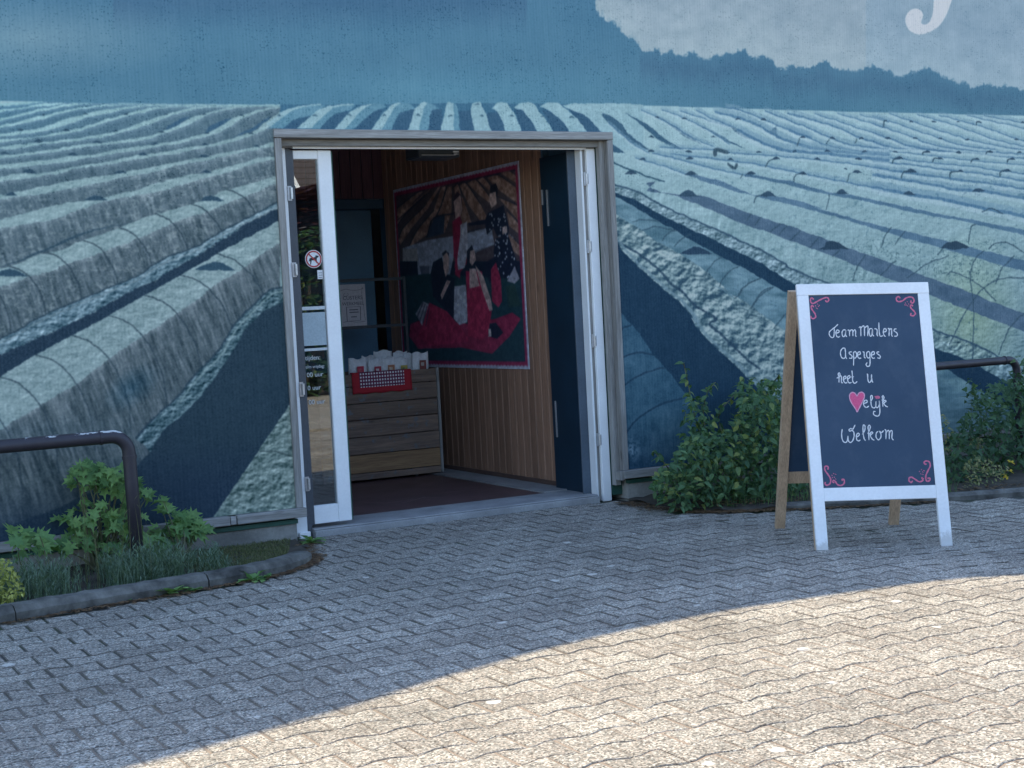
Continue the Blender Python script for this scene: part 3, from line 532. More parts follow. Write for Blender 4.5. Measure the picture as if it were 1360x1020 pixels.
# ------------------------------------------------------------------ ground
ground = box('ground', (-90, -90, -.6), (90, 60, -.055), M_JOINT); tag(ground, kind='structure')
pav = MB(); nx = 60
for i in range(nx):
    xa = -7+14*i/nx; xb = -7+14*(i+1)/nx
    pav.add([(xa, -8.6, gz(xa)-.0034), (xb, -8.6, gz(xb)-.0034), (xb, .3, gz(xb)-.0034), (xa, .3, gz(xa)-.0034)], [(0, 1, 2, 3)])
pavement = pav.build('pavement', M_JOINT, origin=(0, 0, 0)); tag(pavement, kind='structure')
fc = MB()
for a, b in (((-90, -90), (90, -8.6)), ((-90, -8.6), (-7, 0)), ((7, -8.6), (90, 0))): fc.box((a[0], a[1], -.05), (b[0], b[1], -.004 if a[0] < 7 else -.034))
forecourt = fc.build('forecourt', M_PAVER, origin=(0, 0, 0)); tag(forecourt, kind='structure')
PXW, PYW = .206, .143
def paver_mesh():
    a, h1, h2 = .0998, .0808, .0576
    O = [(-a, -h1), (-.078, -h1), (-.028, -h2), (.028, -h2), (.078, -h1), (a, -h1)]; O = O+[(-x, -y) for x, y in O]
    def ins(d): return [(x*(1-d/a), y*(1-d/h1)) for x, y in O]
    V = [(x, y, 0) for x, y in ins(.0055)]+[(x, y, -.0026) for x, y in O]+[(x, y, -.03) for x, y in O]; n = 12
    F = [tuple(range(12))]
    for k in range(12):
        j = (k+1) % n; F += [(k+n, j+n, j, k), (k+2*n, j+2*n, j+n, k+n)]
    return V, F
PVV, PVF = paver_mesh()
KERB_L = [(-6.6, -2.35), (-5.2, -1.98), (-4.3, -1.72), (-3.6, -1.47), (-3.2, -1.385), (-2.85, -1.33), (-2.45, -1.255), (-2.17, -1.17), (-1.97, -1.02), (-1.86, -.86), (-1.83, -.72)]
KERB_R = [(.78, -.86), (.98, -1.02), (1.3, -1.15), (1.7, -1.36), (2.2, -1.6), (2.75, -1.83), (3.5, -2.1), (4.6, -2.45), (6.2, -2.9)]
BED_L = KERB_L+[(-1.70, -.45), (-1.63, -.12), (-1.63, .3), (-6.9, .3), (-6.9, -2.5)]
BED_R = [(.82, -.12), (.78, -.5)]+KERB_R+[(6.9, -3.0), (6.9, .3), (.82, .3)]
def inpoly(x, y, P):
    c = False; n = len(P)
    for i in range(n):
        (x0, y0), (x1, y1) = P[i], P[(i+1) % n]
        if (y0 > y) != (y1 > y) and x < (x1-x0)*(y-y0)/(y1-y0)+x0: c = not c
    return c
def pdist(x, y, P):
    d = 9
    for (x0, y0), (x1, y1) in zip(P[:-1], P[1:]):
        L = (x1-x0)**2+(y1-y0)**2; t = max(0, min(1, ((x-x0)*(x1-x0)+(y-y0)*(y1-y0))/L)); d = min(d, math.hypot(x-x0-t*(x1-x0), y-y0-t*(y1-y0)))
    return d
cand = []
for r in range(-60, 1):
    yy = r*PYW-.16
    for c in range(-34, 35):
        xx = c*PXW+(PXW/2 if r % 2 else 0)
        if abs(xx) > 6.85 or yy < -8.5: continue
        if inpoly(xx, yy, BED_L) or inpoly(xx, yy, BED_R): continue
        dp = min(pdist(xx, yy, KERB_L), pdist(xx, yy, KERB_R))
        if dp < .09: continue
        d = np.array([xx, yy, 0])-CAM; f_ = d@CF; px = PW/2+FPX*(d@CR)/f_; py = PH/2-FPX*(d@CU)/f_
        vis = f_ > .5 and -20 < px < 1380 and py < 1040
        cand.append((0 if vis else 1, float(np.linalg.norm(d)), xx, yy))
cand.sort()
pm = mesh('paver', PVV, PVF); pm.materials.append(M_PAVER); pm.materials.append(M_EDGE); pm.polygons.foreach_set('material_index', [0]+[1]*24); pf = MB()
for i, (v, d, x, y) in enumerate(cand):
    wob = (rnd.gauss(0, .0014), rnd.gauss(0, .0017), gz(x)+rnd.uniform(-.0011, .0011)); tx_, ty_ = rnd.gauss(0, .005), rnd.gauss(0, .005)
    if i < 300:
        o = bpy.data.objects.new('paver', pm); C.objects.link(o); o.parent = pavement; o.location = (x+wob[0], y+wob[1], wob[2]); o.rotation_euler = (tx_, ty_, rnd.gauss(0, .006))
    else:
        pf.add([(x+a+wob[0], y+b+wob[1], c+wob[2]+b*tx_-a*ty_) for a, b, c in PVV], PVF)
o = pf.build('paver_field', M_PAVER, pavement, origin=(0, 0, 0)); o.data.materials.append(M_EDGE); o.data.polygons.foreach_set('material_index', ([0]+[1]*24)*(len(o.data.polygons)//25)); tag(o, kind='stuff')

# kerbs: rounded concrete edging stones
def kerb(name, path, w_=.125, h=.075, taper_end=0):
    root = None; P = smooth_line(path, 8); acc = 0; seg = [P[0]]; stones = []
    for a, b in zip(P[:-1], P[1:]):
        acc += float(np.linalg.norm(b-a)); seg.append(b)
        if acc > .98: stones.append(seg); seg = [b]; acc = 0
    if len(seg) > 1: stones.append(seg)
    root = bpy.data.objects.new(name, None); C.objects.link(root); tag(root, kind='structure')
    for s in stones:
        m = MB(); n = len(s)
        for i, p in enumerate(s):
            q = s[min(i+1, n-1)]-s[max(i-1, 0)]; q = q/np.linalg.norm(q); nn = np.array([-q[1], q[0]])
            pp = p+q*(.004 if i == 0 else -.004 if i == n-1 else 0); z0 = gz(p[0])
            wob = rnd.uniform(-.003, .003); hh = h+wob
            if taper_end and s is stones[-1]: hh *= max(.35, 1-.65*(i/(n-1))**3)
            if taper_end == -1 and s is stones[0]: hh *= .6
            prof = [(-w_/2, -.06), (-w_/2, hh*.55), (-w_/2+.022, hh*.93), (-w_/2+.05, hh), (w_/2-.03, hh), (w_/2, hh*.9), (w_/2, -.06)]
            m.V += [(pp[0]+nn[0]*a, pp[1]+nn[1]*a, z0+b) for a, b in prof]
        k = 7
        for i in range(n-1):
            for j in range(k-1): m.F.append((i*k+j, (i+1)*k+j, (i+1)*k+j+1, i*k+j+1))
        m.F.append(tuple(range(k))); m.F.append(tuple((n-1)*k+j for j in reversed(range(k))))
        m.build('kerb_stone', M_KERB, root)
    return root
kerb('kerb', KERB_L, taper_end=1); kerb('kerb', KERB_R[2:], w_=.10, h=.045)

def bed(P, z0, seed):
    xs = [p[0] for p in P]; ys = [p[1] for p in P]; m = MB(); st = .07; idx = {}
    ni = int((max(xs)-min(xs))/st)+1; nj = int((max(ys)-min(ys))/st)+1
    for i in range(ni+1):
        for j in range(nj+1):
            x = min(xs)+i*st; y = min(ys)+j*st
            if inpoly(x, y, P) or pdist(x, y, P+[P[0]]) < .06:
                e = min(1, pdist(x, y, P+[P[0]])/.25)
                idx[i, j] = len(m.V); m.V.append((x, y, gz(x)+(z0*e if inpoly(x, y, P) else 0)+rnd.uniform(0, .018)+.004))
    for (i, j) in list(idx):
        q = [(i, j), (i+1, j), (i+1, j+1), (i, j+1)]
        if all(k in idx for k in q): m.F.append(tuple(idx[k] for k in q))
    o = m.build('planting_bed', M_SOIL, smooth=True, origin=(0, 0, 0)); tag(o, kind='structure')
bed(BED_L, .002, 1); bed(BED_R, .03, 2)

# ------------------------------------------------------------------ the shop building
SH = [(-9, 5.2), (-6.5, 5.1), (-5, 4.95), (-3.78, 4.75), (-2.99, 4.52), (-2.3, 4.23), (-1.51, 4.01), (-.71, 3.97), (.095, 4.08), (.68, 4.28), (1.6, 4.55), (3, 4.85), (5, 5.05), (9, 5.15)]  # unseen roofline, dip and arches shaped to cast the curved shadow edge
shop = empty('shop_building', (0, 4, 0), 'low shop building with open doorway behind the printed banner facade', 'building')
def prism(poly, y0, y1):                       # polygon in x,z pulled along y
    m = MB(); n = len(poly); m.V = [(x, y0, z) for x, z in poly]+[(x, y1, z) for x, z in poly]
    m.F = [tuple(range(n)), tuple(reversed(range(n, 2*n)))]+[(i, (i+1) % n+0, (i+1) % n+n, i+n)[::-1] for i in range(n)]; return m
top = [tuple(p) for p in smooth_line(SH, 6)]
m = prism([(-9, 2.47)]+[(-9, 2.471)]+top+[(9, 2.47)], -.085, .12); m.build('wall', M_BRICKW, shop)
box('wall', (-9, -.085, .107), (-1.605, .12, 2.468), M_BRICKW, shop); box('wall', (.802, -.085, .107), (9, .12, 2.468), M_BRICKW, shop)
box('plinth', (-9, -.112, -.08), (-1.605, .13, .106), M_CONC, shop); box('plinth', (.8, -.112, -.08), (9, .13, .106), M_CONC, shop)
m = MB(); n = len(top)                          # unseen roof sheet, vault curve shaped for its shadow, with a thin eave
for y in (-.19, 9.2):
    m.V += [(x, y, z+.02) for x, z in top]+[(x, y, z+.09) for x, z in top]
for i in range(n-1):
    a, b, c, d = i, i+1, n+i, n+i+1; e = 2*n
    m.F += [(a+e, b+e, b, a), (c, d, d+e, c+e), (a, b, d, c), (b+e, a+e, c+e, d+e)]
m.build('roof', M_ROOF, shop, origin=(0, 4, 4.5))
for a, b in (((-9, .13, -.05), (-8.85, 9, 5.0)), ((8.85, .13, -.05), (9, 9, 5.0)), ((-8.84, 8.85, -.05), (8.84, 9, 5.0))): box('wall', a, b, M_BRICKW, shop)
# room inside
box('partition_wall', (.668, .125, .0), (.78, 3.6, 2.95), M_DARKIN, shop); box('partition_wall', (-2.6, .125, 0), (-2.45, 3.6, 2.95), M_ROOM, shop)
box('ceiling', (-2.6, .125, 2.952), (.78, 4.0, 3.02), M_ROOM, shop)
floor = MB().box((-2.449, .35, -.04), (.667, 4.0, .042)).build('shop_floor', M_FLOOR); tag(floor, kind='structure')
ww = empty_part = bpy.data.objects.new('board_wall', None); C.objects.link(ww); ww.parent = shop; ww.location = Vector((.65, 2, 0))-shop.location
# boards of the right wall: one mesh, repeated
bw, n_b = .1035, 28
bm_ = MB().box((-.006, -bw/2+.0045, .07), (.006, bw/2-.0045, 2.94)); mm = mesh('wall_board', bm_.V, bm_.F); 
b2 = bmesh.new(); b2.from_mesh(mm); bmesh.ops.bevel(b2, geom=[e for e in b2.edges if abs(e.verts[0].co.z-e.verts[1].co.z) > 1], offset=.004, segments=1, affect='EDGES'); b2.to_mesh(mm); b2.free(); mm.materials.append(M_WALLWOOD)
for i in range(n_b):
    y = .545+bw*i+bw/2
    o = bpy.data.objects.new('wall_board', mm); C.objects.link(o); o.parent = ww; o.location = (.648-.65, y-2, 0)
box('groove_backing', (.6565, .535, .06), (.667, 3.45, 2.95), M_GROOVE, ww); box('skirting', (.63, .54, .053), (.6415, 3.44, .085), wood('dark_skirting', (.16, .10, .08), (.10, .06, .05), 'Y'), ww)
box('end_post', (.615, .515, .043), (.667, .538, 2.90), M_DARKIN, ww)
# back of the room: board header over a dark recess with two door panels
hd = bpy.data.objects.new('header_wall', None); C.objects.link(hd); hd.parent = shop; hd.location = Vector((-.9, 3.44, 2.6))-shop.location
hm = MB().box((-bw/2+.004, -.006, -.275), (bw/2-.004, .006, .275)); hmesh = mesh('header_board', hm.V, hm.F); hmesh.materials.append(wood('dark_pine_header', (.17, .085, .11), (.10, .05, .075), 'Z', .5))
for i in range(29):
    x = .60-bw*i
    o = bpy.data.objects.new('header_board', hmesh); C.objects.link(o); o.parent = hd; o.location = (x+.9, 0, .055)
box('header_backing', (-2.44, 3.455, 2.38), (.66, 3.5, 2.95), M_DARKIN, hd)
box('back_wall', (-2.44, 3.86, .043), (.66, 3.95, 2.94), M_DARKIN, shop)
M_PANEL = plain('veiled_panel_blue', (.12, .25, .40), .6, .2, 3)  # panel blue lifted to paint in the glare over the doorway
for x0 in (-1.9, -1.15, -.42, .27): 
    box('cupboard_door', (x0-.33, 3.70, .1), (x0+.355, 3.74, 2.30), M_PANEL, shop, bevel=.006)
box('recess_beam', (-2.44, 3.5, 2.30), (.66, 3.8, 2.377), M_DARKIN, shop)
# concrete strip along the wall, doorsill
o = MB().box((.40, .36, .042), (.655, 3.4, .052)).build('floor_strip', M_SILL, floor); 
sill = MB().box((-1.47, -.07, -.05), (.60, .349, .036)); sill.box((-1.47, -.045, .036), (.60, .348, .046)); o = sill.build('door_sill', M_SILL, bevel=.004); tag(o, kind='structure')
for P in ([(.28, .92), (.10, .98), (-.06, 1.0)], [(-.72, .95), (-.62, .80)], [(-.62, .80), (-.40, .83)], [(-.54, .70), (-.28, .88)], [(-.30, .88), (-.20, .74)], [(-.9, .78), (-.82, .74)]):
    m = MB(); 
    for a, b in zip(P[:-1], P[1:]):
        d = np.array([b[0]-a[0], b[1]-a[1]]); d = d/np.linalg.norm(d)*.005; m.add([(a[0]-d[1], a[1]+d[0], .0435), (a[0]+d[1], a[1]-d[0], .0435), (b[0]+d[1], b[1]-d[0], .0435), (b[0]-d[1], b[1]+d[0], .0435)], [(0, 1, 2, 3)])
    m.build('tile_chip', plain('worn_tile_edge', (.34, .26, .25), .7), floor)

# ------------------------------------------------------------------ printed banner on the facade
ban = empty('facade_banner', (0, MY, 2), 'huge blue banner print of film covered field rows under misty woods', 'banner')
m_, t_, b_ = mat('banner_print', .75, spec=.2)
im = nd(t_, 'ShaderNodeTexImage', image=mural_img, interpolation='Cubic', extension='EXTEND'); mp = nd(t_, 'ShaderNodeMapping')
mp.inputs['Scale'].default_value = (1/(MX1-MX0), 1/(MZ1-MZ0), 1); mp.inputs['Location'].default_value = (-MX0/(MX1-MX0), -MZ0/(MZ1-MZ0), 0)
sx = nd(t_, 'ShaderNodeSeparateXYZ'); cx = nd(t_, 'ShaderNodeCombineXYZ'); t_.links.new(nd(t_, 'ShaderNodeNewGeometry').outputs['Position'], sx.inputs[0])
t_.links.new(sx.outputs[0], cx.inputs[0]); t_.links.new(sx.outputs[2], cx.inputs[1]); t_.links.new(cx.outputs[0], mp.inputs[0]); t_.links.new(mp.outputs[0], im.inputs[0])
t_.links.new(im.outputs[0], b_.inputs['Base Color'])
bump(t_, b_, noise(t_, coords(t_, 'World', (1, 1, .15)), 160, 2), .12, .001); M_BANNER = m_
for a, b in (((-6.5, MY, .205), (-1.611, MY+.012, 2.504)), ((.794, MY, .205), (7.5, MY+.012, 2.504)), ((-6.5, MY, 2.504), (7.5, MY+.012, 3.95))): box('banner_sheet', a, b, M_BANNER, ban)
for x in (-6.4, -5.2, -4.0, -2.8, -1.72, 1.0, 2.2, 3.4, 4.6, 5.8, 7.0): box('batten', (x-.03, MY+.014, .2), (x+.03, -.087, 3.9), M_GREYWOOD, ban)
for x0, x1 in ((-6.5, -4.62), (-4.61, -2.04), (-1.995, -1.556), (.742, 1.5), (1.51, 4.2), (4.21, 7.5)):
    box('ledge_board', (x0, -.175, .148), (x1, -.09, .203), M_GREYWOODX, ban, bevel=.003)
box('ledge_board', (-2.035, -.168, .150), (-2.0, -.09, .198), M_GREYWOODX, ban, bevel=.002)
for x0, x1 in ((-6.5, -1.60), (.80, 7.5)): box('drip_board', (x0, -.128, .107), (x1, -.088, .135), M_GREEN, ban, bevel=.002)

# ------------------------------------------------------------------ timber surround of the doorway
sur = empty('door_surround', (-.4, -.1, 0), 'weathered grey timber surround framing the doorway in the banner', 'door frame')
box('post', (-1.610, -.150, .204), (-1.568, -.098, 2.452), M_GREYWOOD, sur, bevel=.002)
box('post', (-1.610, -.152, .2), (-1.552, -.13, .26), M_GREYWOOD, sur) if False else None
box('post', (.750, -.150, .204), (.792, -.098, 2.452), M_GREYWOOD, sur, bevel=.002); box('post', (.716, -.093, .10), (.760, -.045, 2.455), M_GREYWOOD, sur, bevel=.002)
box('lintel_board', (-1.612, -.153, 2.456), (.794, -.09, 2.508), M_GREYWOODX, sur, bevel=.002)
box('lintel_board', (-1.60, -.083, 2.415), (.735, -.04, 2.4545), M_GREYWOODX, sur, bevel=.002)
box('reveal_board', (.722, -.040, .03), (.80, .06, 2.45), M_GREEN, sur)
box('corner_block', (.716, -.16, .14), (.745, -.10, .20), M_GREYWOOD, sur)

# ------------------------------------------------------------------ white door frame
dfm = empty('door_frame', (-.4, 0, 0), 'white painted metal door frame standing inside the timber surround', 'door frame')
box('post', (-1.60, -.02, .0), (-1.502, .06, 2.41), M_WHITE, dfm, bevel=.004); box('post_foot', (-1.565, -.045, -.01), (-1.492, -.021, .035), M_WHITE, dfm, bevel=.003)
box('rebate', (-1.501, -.01, .0), (-1.468, .06, 2.41), M_GASKET, dfm)
box('post', (.648, -.035, -.01), (.716, .06, 2.41), M_WHITE, dfm, bevel=.004)
box('rebate', (.622, -.01, .0), (.6475, .06, 2.41), M_GREYWOOD, dfm); box('stop_strip', (.608, -.018, .0), (.6215, .055, 2.41), M_WHITE, dfm)
box('head', (-1.60, -.03, 2.4105), (.716, .06, 2.455), M_SILL, dfm, bevel=.003); box('head_bead', (-1.46, -.042, 2.402), (.64, -.031, 2.43), M_WHITE, dfm)
for z in (2.22, 1.80, 1.14, .50, .3):
    pass
hg = MB().tube([(0, 0, -.035), (0, 0, .035)], .010, 10).box((-.022, .004, -.045), (.004, .010, .045)).build('hinge', M_HINGE, dfm, smooth=False); hg.location = Vector((.640, -.03, 2.205))-dfm.location
for x, z in ((.640, 1.745), (.640, 1.10), (.640, .42), (-1.487, 2.13), (-1.487, 1.66), (-1.487, .92), (-1.487, .33)): copy_obj(hg, dfm, Vector((x, -.03, z))-dfm.location)

# narrow glazed door leaf, left
gl = empty('glass_door', (-1.33, .02, 0), 'narrow white framed glass door leaf with no dogs sticker and opening hours', 'door')
box('stile', (-1.286, -.005, .07), (-1.196, .045, 2.397), M_WHITE, gl, bevel=.004); box('stile', (-1.466, -.005, .07), (-1.448, .045, 2.397), M_GASKET, gl)
box('rail', (-1.447, -.004, 2.342), (-1.287, .044, 2.396), M_WHITE, gl, bevel=.003); box('rail', (-1.447, -.004, .071), (-1.287, .044, .185), M_WHITE, gl, bevel=.003)
box('brush_seal', (-1.195, .0, .075), (-1.188, .04, 2.39), M_GREEN, gl)
gm = bpy.data.materials.new('door_glass'); gm.use_nodes = True; t = gm.node_tree; t.nodes.clear()
tr = nd(t, 'ShaderNodeBsdfTransparent'); tr.inputs[0].default_value = (.72, .78, .8, 1); gs = nd(t, 'ShaderNodeBsdfGlossy'); gs.inputs['Roughness'].default_value = .0
mx = nd(t, 'ShaderNodeMixShader'); mx.inputs[0].default_value = .17; oo = nd(t, 'ShaderNodeOutputMaterial')
t.links.new(tr.outputs[0], mx.inputs[1]); t.links.new(gs.outputs[0], mx.inputs[2]); t.links.new(mx.outputs[0], oo.inputs[0])
box('glass', (-1.4475, .016, .186), (-1.2865, .022, 2.3415), gm, gl)
M_STK = plain('white_sticker', (.72, .74, .75), .5, .05); M_REDS = plain('red_sticker_ring', (.42, .035, .04), .5, .05); M_BLK = plain('black_print', (.02, .02, .025), .6, .1)
M_FROST = plain('frosted_notice_holder', (.34, .42, .46), .4, .12, 9); M_LETTER = plain('white_vinyl_lettering', (.5, .54, .56), .5, .05)
def disc(cx_, cz, r0, r1, y, n=40):
    m = MB()
    for k in range(n):
        a = 2*math.pi*k/n; m.V += [(cx_+r1*math.cos(a), y, cz+r1*math.sin(a)), (cx_+r0*math.cos(a), y, cz+r0*math.sin(a))]
    for k in range(n): m.F.append((2*k, 2*k+1, (2*k+3) % (2*n), (2*k+2) % (2*n)))
    return m
sc = at(416.8, 344, .01); SX, SZ = float(sc[0]), float(sc[2])
st = disc(SX, SZ, .0, .056, .0135).build('sticker', M_STK, gl)
disc(SX, SZ, .043, .052, .0120).build('sticker_ring', M_REDS, st)
dog = [(-.030, -.004), (-.026, .006), (-.004, .010), (.010, .012), (.016, .026), (.022, .020), (.032, .020), (.034, .012), (.022, .006), (.020, -.006), (.020, -.024), (.015, -.024), (.012, -.008), (-.014, -.008), (-.016, -.018), (-.020, -.034), (-.025, -.034), (-.023, -.016), (-.026, -.010), (-.034, -.016)]
MB().add([(SX+a, .0118, SZ+b) for a, b in dog], [tuple(range(len(dog)))]).build('dog_mark', M_BLK, st)
MB().add([(SX-.034, .0106, SZ+.028), (SX-.028, .0106, SZ+.034), (SX+.034, .0106, SZ-.028), (SX+.028, .0106, SZ-.034)], [(0, 1, 2, 3)]).build('slash_bar', M_REDS, st)
def panel(n, p0, p1, y, m, par, th=.003):
    a = at(p0[0], p0[1], y); b = at(p1[0], p1[1], y); return box(n, (a[0], y, b[2]), (b[0], y+th, a[2]), m, par)
x_l, x_r = -1.445, -1.289
def zat(py): return float(at(415, py, .01)[2])
box('notice_holder', (x_l+.002, .009, zat(459)), (x_r-.003, .0135, zat(415)), M_FROST, gl); box('notice_strip', (x_l, .007, zat(411.5)), (x_r-.002, .0135, zat(407)), M_LETTER, gl); box('notice_strip', (x_l, .007, zat(466)), (x_r-.002, .0135, zat(462.5)), M_LETTER, gl)
s2 = box('small_label', (-1.326, .010, zat(371)), (x_r-.003, .0135, zat(359)), M_STK, gl)
for k_ in range(3): box('print_line', (-1.320, .0086, zat(362.5+k_*3)-.003), (-1.296, .0096, zat(362.5+k_*3)), M_GASKET, s2)
def text(s, size, mt, par, loc, rotx=math.pi/2, name='lettering', depth=.0006, align='LEFT', rotz=0.0):
    cu = bpy.data.curves.new(name, 'FONT'); cu.body = s; cu.size = size; cu.extrude = depth; cu.align_x = align; cu.resolution_u = 3
    ob = bpy.data.objects.new(name, cu); C.objects.link(ob); dg = bpy.context.evaluated_depsgraph_get(); me = bpy.data.meshes.new_from_object(ob.evaluated_get(dg)); bpy.data.objects.remove(ob, do_unlink=True)
    me.materials.clear(); return link(name, me, mt, par, loc, (rotx, 0, rotz))
for s_, py, dx in (('tijden:', 478, .0), ('t/m vrijdag:', 489, .0), ('00 uur', 500.5, .004), ('0 uur', 518, .004), ('00 uur', 537, .006)):
    tt_ = text(s_, .041 if s_ != 't/m vrijdag:' else .028, M_LETTER, gl, (x_l+.004+dx, .012, zat(py)))

# dark inner door, swung open against the right wall
dd = empty('dark_door', (.6, .3, 0), 'dark navy door leaf standing open along the right of the doorway', 'door')
box('leaf', (.588, .075, .045), (.618, .512, 2.405), M_NAVY, dd); box('leaf_edge', (.548, .058, .045), (.616, .0745, 2.405), M_NAVYEDGE, dd, bevel=.002)
for a, b in ((at(724, 252, .49), at(724, 272, .49)), (at(731, 252, .42), at(733, 300, .42)), (at(744, 532, .45), at(747, 580, .45))):
    box('edge_glint', (.581, a[1], b[2]), (.587, a[1]+.014, a[2]), M_HINGE, dd)  # strips added for the hinge and edge reflections
# ------------------------------------------------------------------ poster on the board wall (x = .63, from y = .905 to 3.2)
def wallp(px, py, X=.632): return hit(px, py, (1, 0, 0), X)
PY0, PY1, PZ0, PZ1 = .908, 3.20, .895, 2.432
gy = PY0+(np.arange(640)+.5)/640*(PY1-PY0); gzz = PZ0+(np.arange(440)+.5)/440*(PZ1-PZ0); GY, GZ2 = np.meshgrid(gy, gzz)
d1 = .632-CAM[0]; d2 = GY-CAM[1]; d3 = GZ2-CAM[2]; dn = d1*CF[0]+d2*CF[1]+d3*CF[2]
QX = (PW/2+FPX*(d1*CR[0]+d2*CR[1]+d3*CR[2])/dn).astype(np.float32); QY = (PH/2-FPX*(d1*CU[0]+d2*CU[1]+d3*CU[2])/dn).astype(np.float32)
pc = Canvas(QX, QY, (14, 20, 26)); pn = fbm(QX*.35, QY*.2, 201, 4); pn2 = fbm(QX*.9, QY*.5, 211, 3)
A_ = crop(520, 200, 6.8); B_ = crop(520, 330, 6.0)
TAN = (168, 120, 86)
pc.poly(A_((30, 400), (1130, 180), (1180, 1000), (60, 1000)), (74, 54, 46))
for P in [A_((40, 700), (120, 580), (330, 380), (350, 340), (240, 470), (40, 560)), A_((60, 800), (110, 690), (300, 500), (420, 330), (445, 320), (330, 520), (190, 690), (80, 850)), A_((160, 860), (230, 720), (380, 540), (450, 330), (490, 320), (440, 500), (320, 760), (180, 860)), A_((340, 700), (430, 540), (500, 330), (545, 320), (540, 560), (480, 740), (330, 780)), A_((560, 330), (600, 300), (640, 420), (690, 560), (720, 650), (640, 660), (590, 480)), A_((610, 310), (670, 290), (800, 480), (870, 620), (820, 660), (700, 500)), A_((680, 290), (760, 260), (890, 420), (880, 470), (790, 400)), A_((770, 260), (830, 240), (900, 320), (880, 360)), A_((860, 240), (960, 220), (1140, 340), (1140, 480), (960, 350)), A_((960, 420), (1140, 500), (1150, 640), (1030, 500)), A_((980, 200), (1060, 180), (1130, 230), (1120, 290)), A_((1040, 540), (1150, 660), (1160, 760), (1060, 680)), A_((1050, 740), (1160, 860), (1165, 960), (1060, 880)), A_((50, 520), (230, 380), (290, 360), (60, 620)), A_((50, 600), (40, 640), (300, 400), (320, 370))]:
    i = pc.poly(P, TAN, .8); pc.A[i] += ((pn[i]-.5)*90)[:, None]; pc.stroke(P[:2]+P[2:3], 1.3, (22, 22, 28), .8)
# white pick-up style car body
for P in [A_((100, 880), (320, 810), (560, 770), (700, 740), (900, 690), (930, 850), (760, 920), (560, 960), (520, 1150), (300, 1200), (220, 1150), (120, 1000))]: i = pc.poly(P, (150, 150, 156)); pc.A[i] += ((pn[i]-.5)*30)[:, None]
pc.poly(A_((390, 600), (480, 580), (470, 750), (310, 790)), (40, 50, 60)); pc.stroke(A_((320, 780), (380, 610), (560, 570)), 1.6, (20, 22, 28)); pc.stroke(A_((680, 740), (800, 700)), 1.4, (30, 30, 36)); pc.stroke(A_((750, 915), (930, 850)), .9, (60, 60, 66))
pc.poly(A_((80, 1000), (230, 990), (260, 1400), (80, 1400)), (16, 20, 26)); pc.poly(A_((100, 890), (230, 880), (240, 1000), (100, 1000)), (160, 150, 140)); pc.poly(B_((220, 140), (300, 140), (300, 210), (240, 225)), (90, 90, 96))
